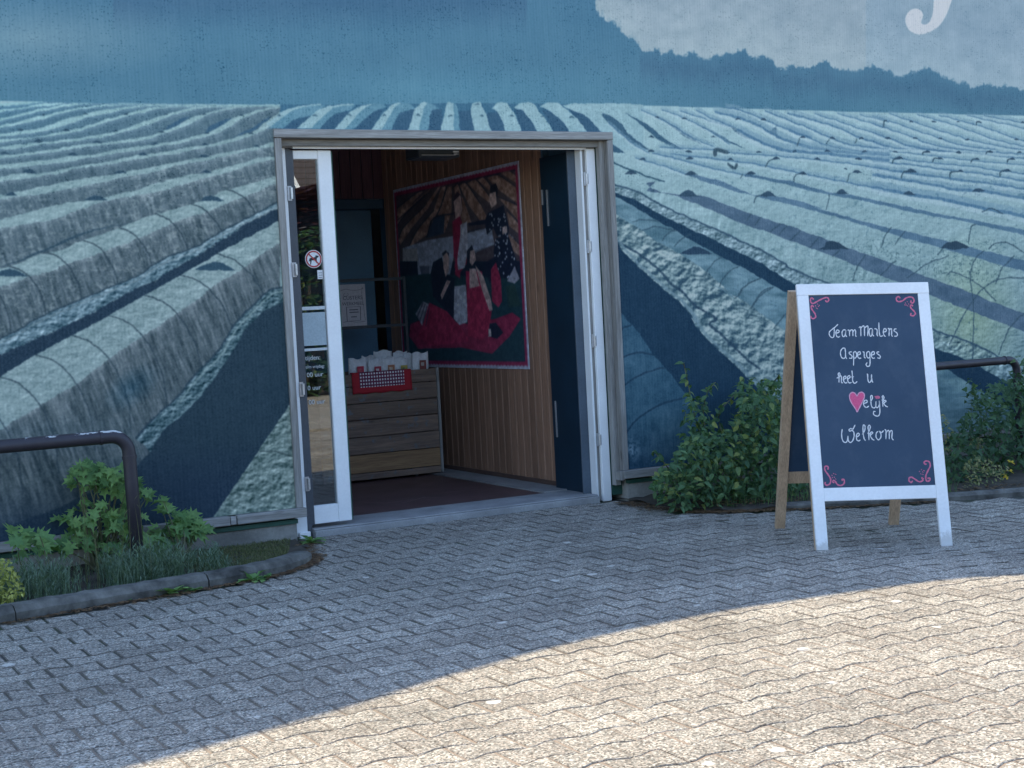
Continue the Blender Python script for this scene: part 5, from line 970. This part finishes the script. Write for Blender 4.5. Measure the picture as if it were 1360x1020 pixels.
for f, L, D in SW:
    m = MB()
    for s in L: q = chalk(f(*s), .0085, M_CP, 'x', board); m.add(q.V, q.F)
    for d in D: q = chalk(f((d[0]-5, d[1]-5), (d[0]+5, d[1]+5)), .0065, M_CP, 'x', board); m.add(q.V, q.F)
    m.build('chalk_scroll', M_CP, board)

# ------------------------------------------------------------------ old pipe rails in the beds
m_, t_, b_ = mat('flaking_brown_pipe_paint', .5); co = coords(t_, 'World'); g = nd(t_, 'ShaderNodeNewGeometry'); sz = nd(t_, 'ShaderNodeSeparateXYZ'); t_.links.new(g.outputs['Normal'], sz.inputs[0])
fl_ = noise(t_, coords(t_, 'World', (1, 3, 3)), 7, 6, .7); upm = ramp(t_, sz.outputs[2], [(.45, 0.0), (.75, 1.0)]); fm = ramp(t_, math_(t_, 'MULTIPLY', fl_, upm), [(.56, 0.0), (.575, 1.0)])
c = mix(t_, mix(t_, (.022, .020, .028), (.045, .038, .047), noise(t_, co, 12, 5)), (.62, .62, .61), fm); t_.links.new(c, b_.inputs['Base Color']); bump(t_, b_, noise(t_, co, 35, 5), .35, .003); M_PIPE = m_
M_PIPE2 = plain('dark_pipe_paint', (.045, .038, .048), .45, .4, 9)
def rail(P, r, label, joints, M_PIPE=M_PIPE):
    o = empty('pipe_rail', tuple(P[0]), label, 'railing'); MB().tube(P, r, 16).build('pipe', M_PIPE, o, smooth=True)
    for a, b in joints: MB().tube([a, b], r+.004, 16).build('pipe_collar', M_PIPE, o, smooth=False)
    return o
YR = -.55; zt_ = .765
arc = [(-2.80+.0, YR, zt_)]+[(-2.80+.095*math.sin(a), YR, zt_-.095+.095*math.cos(a)) for a in np.linspace(.2, math.pi/2, 7)]
rail([(-5.6, YR, zt_-.01), (-4, YR, zt_-.004)]+arc+[(-2.702, YR, .5), (-2.695, YR, .0)], .037, 'dark pipe rail with flaking white paint in the left planting bed', [((-2.86, YR, zt_), (-2.845, YR, zt_)), ((-2.705, YR, .655), (-2.704, YR, .635))])
x9 = float(at(1350, 478, -.62)[0]); YQ = -.62
arc = [(x9+.085*math.sin(a)-.085, YQ, .765-.085+.085*math.cos(a)) for a in np.linspace(0, math.pi/2, 7)]
rail([(2.45, YQ, .0), (2.45, YQ, .68), (2.48, YQ, .745), (2.55, YQ, .765), (2.8, YQ, .765)]+arc+[(x9+.002, YQ, .4), (x9+.005, YQ, -.02)], .030, 'dark pipe rail half hidden by ivy behind the chalkboard', [((x9-.13, YQ, .765), (x9-.12, YQ, .765))], M_PIPE2)
# ------------------------------------------------------------------ plants
def leaf_mat(name, c1, c2, c3=None, rough=.55):
    m, t, b = mat(name, rough, spec=.3); g = nd(t, 'ShaderNodeNewGeometry'); inf = nd(t, 'ShaderNodeObjectInfo')
    rv = math_(t, 'FRACT', math_(t, 'ADD', g.outputs['Random Per Island'], inf.outputs['Random']))
    c = ramp(t, rv, [(0, c1), (.85, c2), (1, c3 or c2)]); c = mix(t, c, ramp(t, noise(t, coords(t, 'World'), 40, 3), [(.3, .8), (.7, 1.15)]), 1, 'MULTIPLY')
    t.links.new(c, b.inputs['Base Color']); tl_ = nd(t, 'ShaderNodeBsdfTranslucent'); t.links.new(mix(t, c, (1.2, 1.3, .5), 1, 'MULTIPLY'), tl_.inputs[0])
    mx = nd(t, 'ShaderNodeMixShader'); mx.inputs[0].default_value = .3; out = t.nodes['Material Output']; t.links.new(b.outputs[0], mx.inputs[1]); t.links.new(tl_.outputs[0], mx.inputs[2]); t.links.new(mx.outputs[0], out.inputs[0]); return m
M_LF1 = leaf_mat('sapling_leaf', (.09, .19, .065), (.22, .36, .12)); M_LF2 = leaf_mat('shrub_leaf', (.05, .12, .06), (.13, .23, .10), (.26, .30, .09)); M_LF3 = leaf_mat('ivy_leaf', (.035, .085, .045), (.085, .165, .08), (.11, .18, .07))
M_LFY = leaf_mat('yellow_green_leaf', (.20, .24, .05), (.48, .48, .14)); M_LFV = leaf_mat('variegated_leaf', (.10, .15, .06), (.36, .34, .16)); M_HERB = leaf_mat('grey_green_herb', (.08, .14, .09), (.20, .27, .19)); M_GRASS = leaf_mat('dry_grass', (.08, .11, .045), (.20, .20, .10)); M_STEM = plain('green_brown_stem', (.12, .12, .06), .7, .3)
M_LITTER = leaf_mat('brown_leaf_litter', (.09, .05, .028), (.24, .15, .085))
def outline(kind):
    if kind == 'palm':   # lobed leaf, length 1 from stalk to tip
        H = [(0, 0), (.12, -.05), (.42, -.08), (.24, .14), (.62, .34), (.24, .36), (.40, .70), (.14, .56), (.08, .85), (0, 1.08)]
    elif kind == 'ovate': H = [(0, 0), (.20, .18), (.27, .42), (.18, .72), (0, 1)]
    elif kind == 'ivy': H = [(0, 0), (.34, -.06), (.42, .22), (.24, .44), (.16, .7), (0, 1)]
    else: H = [(0, 0), (.22, .3), (.16, .75), (0, 1)]
    return H
def leaf_geo(kind, size, fold=.25, droop=.25):
    H = outline(kind); V = []; F = []; n = len(H)
    def z(x, y): return (abs(x)*fold*1.2-droop*y*y)*size
    mid = [(0, y) for x, y in H]
    for x, y in H: V.append((x*size, y*size, z(x, y)))
    for x, y in H[1:-1]: V.append((-x*size, y*size, z(x, y)))
    cen = []
    for x, y in H[1:-1]: V.append((0, max(0, y)*size*.98, z(0, y)-.0))
    R_ = lambda i: i; L_ = lambda i: 0 if i == 0 else n-1 if i == n-1 else n-1+i; Cn = lambda i: 0 if i == 0 else n-1 if i == n-1 else 2*n-3+i
    for i in range(n-1):
        for S_ in (R_, L_):
            f = [Cn(i), S_(i), S_(i+1), Cn(i+1)]; f2 = []
            for a in f:
                if a not in f2: f2.append(a)
            if len(f2) >= 3: F.append(tuple(f2) if S_ is R_ else tuple(reversed(f2)))
    return V, F
def rot_rand(face=None, tilt=.7):
    """random leaf frame, upper side mostly up and outward (-y)"""
    az = rnd.uniform(0, 2*math.pi); M = Matrix.Rotation(az, 3, 'Z') @ Matrix.Rotation(rnd.gauss(0, .35)-.25, 3, 'X') @ Matrix.Rotation(rnd.gauss(0, .4), 3, 'Y')
    return Matrix.Rotation(tilt*rnd.uniform(.3, 1.1), 3, 'X') @ M
def inpx(P):
    xs = [p[0] for p in P]; ys = [p[1] for p in P]
    while True:
        x = rnd.uniform(min(xs), max(xs)); y = rnd.uniform(min(ys), max(ys))
        if inpoly(x, y, P): return x, y
def cloud(mb, P, Y0, Y1, n, kind, s0, s1, zmin=.02, tilt=.7, dens=None):
    lv = [leaf_geo(kind, 1.0, rnd.uniform(.1, .4), rnd.uniform(.1, .45)) for _ in range(4)]; k = 0; pts = []
    while k < n:
        x, y = inpx(P); p = at(x, y, Y0+(Y1-Y0)*rnd.random()**1.3)
        if p[2] < zmin+gz(p[0]): k += .2; continue
        if dens and rnd.random() > dens(p): k += .1; continue
        k += 1; V, F = lv[rnd.randrange(4)]; s = rnd.uniform(s0, s1); M = rot_rand(tilt=tilt)
        mb.add([tuple(Vector(p)+(M @ Vector(v))*s) for v in V], F); pts.append(p)
    return pts
def stems(root, base, tips, r=.004, name='stem', sag=.1):
    m = MB()
    for tp in tips:
        b = Vector(base)+Vector((rnd.uniform(-.05, .05), rnd.uniform(-.05, .05), 0)); tp = Vector(tp); mid = (b+tp)/2+Vector((rnd.uniform(-.06, .06), rnd.uniform(-.06, .06), sag*(tp-b).length*.5))
        P = [b*(1-t)**2+mid*2*t*(1-t)+tp*t*t for t in np.linspace(0, 1, 7)]; m.tube(P, [r*(1-.7*i/6) for i in range(7)], 5)
    return m.build(name, M_STEM, root)
# young tree with lobed leaves, left bed; every leaf a piece
LM = []
for k_ in range(5):
    V, F = leaf_geo('palm', 1.0, .15+.09*k_, .08+.10*k_); me = mesh('leaf', V, F); me.materials.append(M_LF1); LM.append(me)
def sapling(name, label, cat, base, groups, s0, s1):
    r = empty(name, tuple(base), label, cat); tips = []
    for P, Y0, Y1, n in groups:
        tp = []
        for _ in range(n):
            x, y = inpx(P); p = at(x, y, rnd.uniform(Y0, Y1)); o = bpy.data.objects.new('leaf', rnd.choice(LM)); C.objects.link(o); o.parent = r
            s = rnd.uniform(s0, s1); o.location = Vector(p)-r.location; o.scale = (s, s, s); o.rotation_euler = (Matrix.Rotation(rnd.uniform(.25, .95), 3, 'X') @ Matrix.Rotation(rnd.gauss(0, 1.5)+math.pi*.95, 3, 'Z') @ Matrix.Rotation(rnd.gauss(0, .25), 3, 'Y')).to_euler(); tp.append(p)
        tips += rnd.sample(tp, max(2, len(tp)//6))
    stems(r, base, tips, .0065); return r
sapling('maple_sapling', 'leafy maple sapling with lobed leaves growing around the left pipe rail', 'sapling', (-2.86, -.38, .02),
 [([(84, 632), (98, 618), (120, 612), (140, 622), (150, 650), (120, 650), (95, 645)], -.50, -.18, 54), ([(140, 622), (165, 617), (190, 640), (208, 652), (195, 660), (160, 662), (140, 650)], -.50, -.18, 58), ([(76, 688), (96, 670), (140, 664), (180, 670), (190, 690), (150, 705), (100, 705)], -.52, -.16, 66), ([(95, 700), (190, 695), (200, 715), (160, 738), (120, 735), (90, 720)], -.55, -.16, 56), ([(75, 715), (95, 710), (100, 730), (80, 735)], -.5, -.2, 10)], .050, .084)
sapling('maple_seedling', 'small maple seedling with broad leaves right of the left pipe rail', 'seedling', (-2.42, -.5, .04),
 [([(212, 664), (228, 662), (232, 680), (218, 684)], -.45, -.3, 8), ([(225, 680), (250, 678), (262, 700), (235, 712)], -.5, -.25, 18), ([(255, 690), (288, 697), (292, 706), (258, 712)], -.45, -.25, 12), ([(200, 690), (232, 698), (245, 735), (215, 745), (196, 720)], -.5, -.2, 30)], .06, .105)
sapling('young_maple', 'low young maple plant with large leaves at the far left of the bed', 'seedling', (-3.25, -.7, .04),
 [([(12, 705), (38, 700), (62, 708), (70, 730), (30, 745), (15, 725)], -.75, -.4, 26)], .06, .11)
# grey-green herbs
def blades(mb, spots, h0, h1, wd, lean=.3, leaflets=0):
    for (x, y, z) in spots:
        h = rnd.uniform(h0, h1); a = rnd.uniform(0, 6.28); l = rnd.uniform(0, lean)*h; dx, dy = math.cos(a)*l, math.sin(a)*l; b = rnd.uniform(0, 6.28); ux, uy = math.cos(b)*wd, math.sin(b)*wd
        V = []
        for t in (0, .35, .7): V += [(x+dx*t*t-ux*(1-t*.5), y+dy*t*t-uy*(1-t*.5), z+h*t), (x+dx*t*t+ux*(1-t*.5), y+dy*t*t+uy*(1-t*.5), z+h*t)]
        V.append((x+dx, y+dy, z+h*.98)); mb.add(V, [(0, 1, 3, 2), (2, 3, 5, 4), (4, 5, 6)])
        for k in range(leaflets):
            t = rnd.uniform(.15, 1); c = rnd.uniform(0, 6.28); L = rnd.uniform(.02, .04); px_, py_, pz_ = x+dx*t*t, y+dy*t*t, z+h*t; ex, ey = math.cos(c)*L*.8, math.sin(c)*L*.8
            mb.add([(px_, py_, pz_), (px_+ex*.5-ey*.09, py_+ey*.5+ex*.09, pz_+L*.45), (px_+ex, py_+ey, pz_+L*.8), (px_+ex*.5+ey*.09, py_+ey*.5-ex*.09, pz_+L*.4)], [(0, 1, 2, 3)])
def spots(P, n, y_hi=None):
    xs = [p[0] for p in P]; ys = [p[1] for p in P]; out = []
    while len(out) < n:
        x = rnd.uniform(min(xs), max(xs)); y = rnd.uniform(min(ys), max(ys))
        if inpoly(x, y, P): out.append((x, y, gz(x)+.008))
    return out
for P, n, lab in (([(-3.65, -1.3), (-3.3, -1.27), (-3.14, -1.22), (-3.2, -.75), (-3.6, -.7)], 360, 'grey green herb clump beside the yellow shrub at the far left'), ([(-2.98, -1.22), (-2.6, -1.15), (-2.55, -.75), (-2.95, -.7)], 420, 'grey green herb clump at the foot of the maple sapling'), ([(-2.58, -1.12), (-2.3, -1.0), (-2.25, -.6), (-2.6, -.6)], 110, 'sparse grey herb stalks right of the left pipe rail')):
    m = MB(); blades(m, spots(P, n), *((.08, .22) if n > 200 else (.05, .14)), .0022, .35, 11); o = m.build('herb_clump', M_HERB); tag(o, lab, 'herb')
m = MB(); blades(m, spots([(-3.1, -1.2), (-2.6, -1.1), (-2.6, -.8), (-3.1, -.8)], 26), .30, .52, .0016, .12, 4); o = m.build('tall_grass', M_GRASS); tag(o, 'tall thin grass stalks rising through the maple sapling', 'grass', kind='stuff')
m = MB(); cloud(m, [(-40, 752), (-10, 742), (12, 744), (24, 765), (33, 785), (26, 797), (-40, 806)], -1.42, -1.15, 620, 'ovate', .018, .032, .02)
r = empty('yellow_shrub', (-3.62, -1.3, .03), 'small yellow green shrub at the far left end of the bed', 'shrub'); o = m.build('foliage', M_LFY, r); tag(o, kind='stuff'); stems(r, (-3.62, -1.3, .03), [at(x, y, -1.3) for x, y in ((0, 760), (10, 765), (20, 778), (-15, 765), (5, 775))], .003)
m = MB(); blades(m, spots([(-2.45, -1.16), (-2.15, -1.05), (-1.92, -.8), (-1.80, -.5), (-1.66, -.14), (-2.5, -.14)], 9000), .010, .034, .0018, 1.1); o = m.build('grass', M_GRASS); tag(o, kind='stuff')
m = MB(); blades(m, spots([(-3.9, -1.5), (-2.2, -1.1), (-2.2, -.2), (-5, -.2)], 2200), .02, .07, .0018, .8); o = m.build('grass', M_HERB); tag(o, kind='stuff')
# leaf litter at the kerbs
m = MB()
def litter(path, n, off=.09, spread=.04, z=.006):
    P = smooth_line(path, 8)
    for _ in range(n):
        i = rnd.randrange(len(P)-1); t = rnd.random(); p = P[i]*(1-t)+P[i+1]*t; q = P[i+1]-P[i]; q = q/np.linalg.norm(q); d = -off+rnd.gauss(0, spread)*.6
        x = p[0]-q[1]*d*(1); y = p[1]+q[0]*d; s = rnd.uniform(.004, .014); a = rnd.uniform(0, 6.28)
        V = [(x+s*math.cos(a+k*1.57)*(1.5 if k % 2 else 1), y+s*math.sin(a+k*1.57)*(1.5 if k % 2 else 1), gz(x)+z+rnd.uniform(0, .006)) for k in range(4)]; m.add(V, [(0, 1, 2, 3)])
litter(KERB_L[3:], 1000); litter(KERB_L[7:], 500, -.09); litter(KERB_R[:5], 900, .085, .05); litter(KERB_R[:3], 900, .0, .05); litter([(.72, -.2), (.70, -.6), (.82, -1.0)], 420, .02, .08)
litter([(-1.78, -.72), (-1.68, -.45), (-1.62, -.2)], 260, .0, .06); litter(KERB_R, 900, -.16, .14, .04)
o = m.build('leaf_litter', M_LITTER, origin=(0, 0, 0)); tag(o, kind='stuff')
# small weeds in the joints
def weed(x, y, s, n, label):
    m = MB(); lv = leaf_geo('small', 1, .2, .5)
    for k in range(n):
        a = rnd.uniform(0, 6.28); M = Matrix.Rotation(a, 3, 'Z') @ Matrix.Rotation(rnd.uniform(.2, 1.1), 3, 'X'); q = s*rnd.uniform(.6, 1.1)
        m.add([tuple(Vector((x+rnd.uniform(-.02, .02), y+rnd.uniform(-.02, .02), gz(x)+.004))+(M @ Vector(v))*q) for v in lv[0]], lv[1])
    o = m.build('weed', M_LF1, origin=(x, y, 0)); tag(o, label, 'weed')
for px_, py_, s, n, lab in ((165, 798, .06, 12, 'low round weed in the joint below the left kerb'), (226, 790, .09, 20, 'bushy weed against the middle of the left kerb'), (337, 772, .085, 16, 'bright weed near the right end of the left kerb'), (257, 786, .06, 9, 'thin weed just right of the bushy kerb weed'), (413, 722, .09, 12, 'weed in the joint beside the white door post'), (356, 768, .05, 7, 'tiny weed nearest the rounded kerb end')):
    g_ = gnd(px_, py_); weed(float(g_[0]), float(g_[1]), s, n, lab)
# right bed
r = empty('leafy_shrub', (1.35, -.6, .0), 'big loose green shrub between the doorway and the chalkboard', 'shrub')
m = MB()
cloud(m, [(868, 655), (872, 632), (895, 612), (905, 595), (915, 580), (935, 570), (950, 575), (975, 562), (985, 530), (1010, 522), (1060, 530), (1075, 600), (1075, 682), (930, 684), (885, 672)], -1.0, -.2, 2900, 'ovate', .038, .068, .02, .8)
cloud(m, [(905, 600), (908, 550), (915, 520), (935, 528), (950, 560), (940, 585)], -.7, -.3, 130, 'ovate', .04, .065)
cloud(m, [(985, 545), (975, 515), (1000, 500), (1040, 505), (1060, 535)], -.7, -.3, 170, 'ovate', .04, .065)
tips = []
for P in ([(940, 600), (925, 560), (916, 520), (908, 482)], [(950, 600), (935, 560), (938, 525), (950, 508)], [(1000, 560), (990, 530), (985, 500)], [(1010, 560), (1020, 520), (1035, 498)], [(960, 580), (955, 550), (975, 525)], [(900, 640), (880, 612), (868, 600)]):
    Pw = [at(x, y, -.5+rnd.uniform(-.1, .1)) for x, y in smooth_line(P, 5)]
    MB().tube(Pw, [.0035]*len(Pw), 5).build('twig', M_STEM, r)
    lv = leaf_geo('ovate', 1, .2, .35)
    for i, p in enumerate(Pw):
        for s_ in (0, 1):
            M = rot_rand(tilt=.9); q = rnd.uniform(.045, .07); m.add([tuple(Vector(p)+(M @ Vector(v))*q) for v in lv[0]], lv[1])
o = m.build('foliage', M_LF2, r); tag(o, kind='stuff'); stems(r, (1.35, -.6, 0), [at(x, y, -.6) for x, y in ((920, 590), (950, 580), (985, 560), (1010, 550), (1040, 560), (900, 640), (960, 620), (1000, 620))], .006)
r = empty('ivy_bush', (3.2, -.9, -.03), 'dark ivy bush climbing over the right pipe rail', 'bush'); m = MB()
cloud(m, [(1230, 620), (1262, 580), (1282, 555), (1292, 530), (1310, 512), (1335, 505), (1365, 500), (1560, 470), (1600, 650), (1230, 656)], -1.35, -.35, 3600, 'ivy', .035, .06, .0, .8)
cloud(m, [(1282, 520), (1290, 500), (1300, 505), (1300, 535), (1286, 545)], -.8, -.6, 26, 'ivy', .04, .06); cloud(m, [(1340, 485), (1352, 472), (1365, 480), (1365, 560), (1350, 540)], -.72, -.56, 60, 'ivy', .035, .05)
o = m.build('foliage', M_LF3, r); tag(o, kind='stuff'); stems(r, (3.2, -.9, 0), [at(x, y, -.8) for x, y in ((1290, 530), (1320, 520), (1350, 510), (1340, 560))], .005)
r = empty('variegated_shrub', (2.55, -1.3, -.03), 'pale variegated shrub low at the right kerb below the ivy', 'shrub'); m = MB()
cloud(m, [(1282, 612), (1300, 604), (1320, 612), (1338, 620), (1330, 645), (1280, 648)], -1.55, -1.2, 330, 'ovate', .020, .034, .0); cloud(m, [(1290, 585), (1302, 580), (1306, 596), (1292, 600)], -1.2, -1.0, 30, 'ovate', .022, .036)
o = m.build('foliage', M_LFV, r); tag(o, kind='stuff')
r = empty('cream_shrub', (2.2, -1.1, -.03), 'small cream leaved shrub showing just right of the chalkboard leg', 'shrub'); m = MB()
cloud(m, [(1238, 545), (1255, 550), (1266, 570), (1262, 600), (1240, 605)], -1.2, -.95, 120, 'ovate', .022, .036, .0); o = m.build('foliage', M_LFV, r); tag(o, kind='stuff')
m = MB(); lv = leaf_geo('small', 1, .3, .3)
for px_, py_ in ((1341, 626), (1338, 633), (1343, 614), (1336, 631)):
    p = at(px_, py_, -1.45)
    for k in range(4):
        M = rot_rand(tilt=1.1); m.add([tuple(Vector(p)+(M @ Vector(v))*.03) for v in lv[0]], lv[1])
o = m.build('yellow_flower', leaf_mat('yellow_petal', (.55, .38, .03), (.7, .5, .05))); tag(o, 'tiny yellow flowers at the foot of the ivy bush', 'flower')
m = MB(); blades(m, spots([(.95, -.95), (1.5, -1.2), (2.4, -1.62), (2.4, -1.2), (1.0, -.6)], 900), .04, .16, .002, .6); o = m.build('grass', M_LF2); tag(o, kind='stuff')

# ------------------------------------------------------------------ across the forecourt (seen mirrored in the door glass)
r = empty('clipped_hedge', (4, -16.5, 0), 'tall dark hedge across the forecourt mirrored in the door glass', 'hedge'); m = MB(); lv = leaf_geo('small', 1, .2, .3)
box('hedge_core', (-16, -17.4, -.02), (26, -16.3, 2.75), M_SOIL, r)
for _ in range(9000):
    x = rnd.uniform(-4, 16); z = rnd.uniform(0, 3.0)+.25*math.sin(x*1.3); M = rot_rand(tilt=-.6); q = rnd.uniform(.08, .18); m.add([tuple(Vector((x, -16.1+rnd.uniform(-.25, .25), z))+(M @ Vector(v))*q) for v in lv[0]], lv[1])
o = m.build('foliage', M_LF2, r); tag(o, kind='stuff')
hs = empty('tiled_house', (9, -31, 0), 'house with dark tiled roof and skylight mirrored in the door glass', 'house')
box('wall', (-2, -36, 0), (24, -27, 3.3), plain('house_wall', (.32, .24, .19), .9, .2), hs)
m = MB(); M_TILE = plain('dark_roof_tile', (.085, .07, .068), .7, .3, 3)
NR = 26
for k_ in range(NR):
    y0 = -26.6-5*k_/NR; z0 = 3.2+4.3*k_/NR; y1 = -26.6-5*(k_+1)/NR; z1 = 3.2+4.3*(k_+1)/NR; m.add([(-2.4, y0, z0+.05), (24.4, y0, z0+.05), (24.4, y1, z1+.01), (-2.4, y1, z1+.01), (-2.4, y0, z0-.02), (24.4, y0, z0-.02)], [(0, 3, 2, 1), (4, 0, 1, 5)])
m.box((-2.4, -36.4, 3.25), (24.4, -31.6, 3.3)); m.build('roof', M_TILE, hs)
sk = at(390, 238, 27.2); xk = float(sk[0]); zk = float(sk[2]); tk = (zk-3.2)/4.3
Mk = Matrix.Translation((xk, -26.6-5*tk, zk+.06)) @ Matrix.Rotation(-math.atan2(4.3, 5), 4, 'X')
sky_w = MB().box((-.55, -.6, 0), (.55, .6, .10), Mk).build('skylight', M_WHITE, hs); MB().box((-.42, -.47, .101), (.42, .47, .115), Mk).build('skylight_glass', plain('skylight_pane', (.12, .16, .2), .05), hs)
r = empty('copper_tree', (9, -20.5, 0), 'copper leaved tree behind the hedge mirrored in the door glass', 'tree'); m = MB()
for _ in range(2600):
    a = rnd.uniform(0, 6.28); q = rnd.random()**.4; x = 8.2+3.6*q*math.cos(a); z = 3.3+.9*q*math.sin(a); M = rot_rand(tilt=-.6); s = rnd.uniform(.12, .22); m.add([tuple(Vector((x, -20.5+rnd.uniform(-1, 1), z))+(M @ Vector(v))*s) for v in lv[0]], lv[1])
o = m.build('crown', leaf_mat('copper_leaf', (.06, .025, .03), (.12, .05, .055)), r); tag(o, kind='stuff'); MB().tube([(8.2, -20.5, 0), (8.2, -20.5, 3.4)], [.16, .1], 8).build('trunk', M_STEM, r)
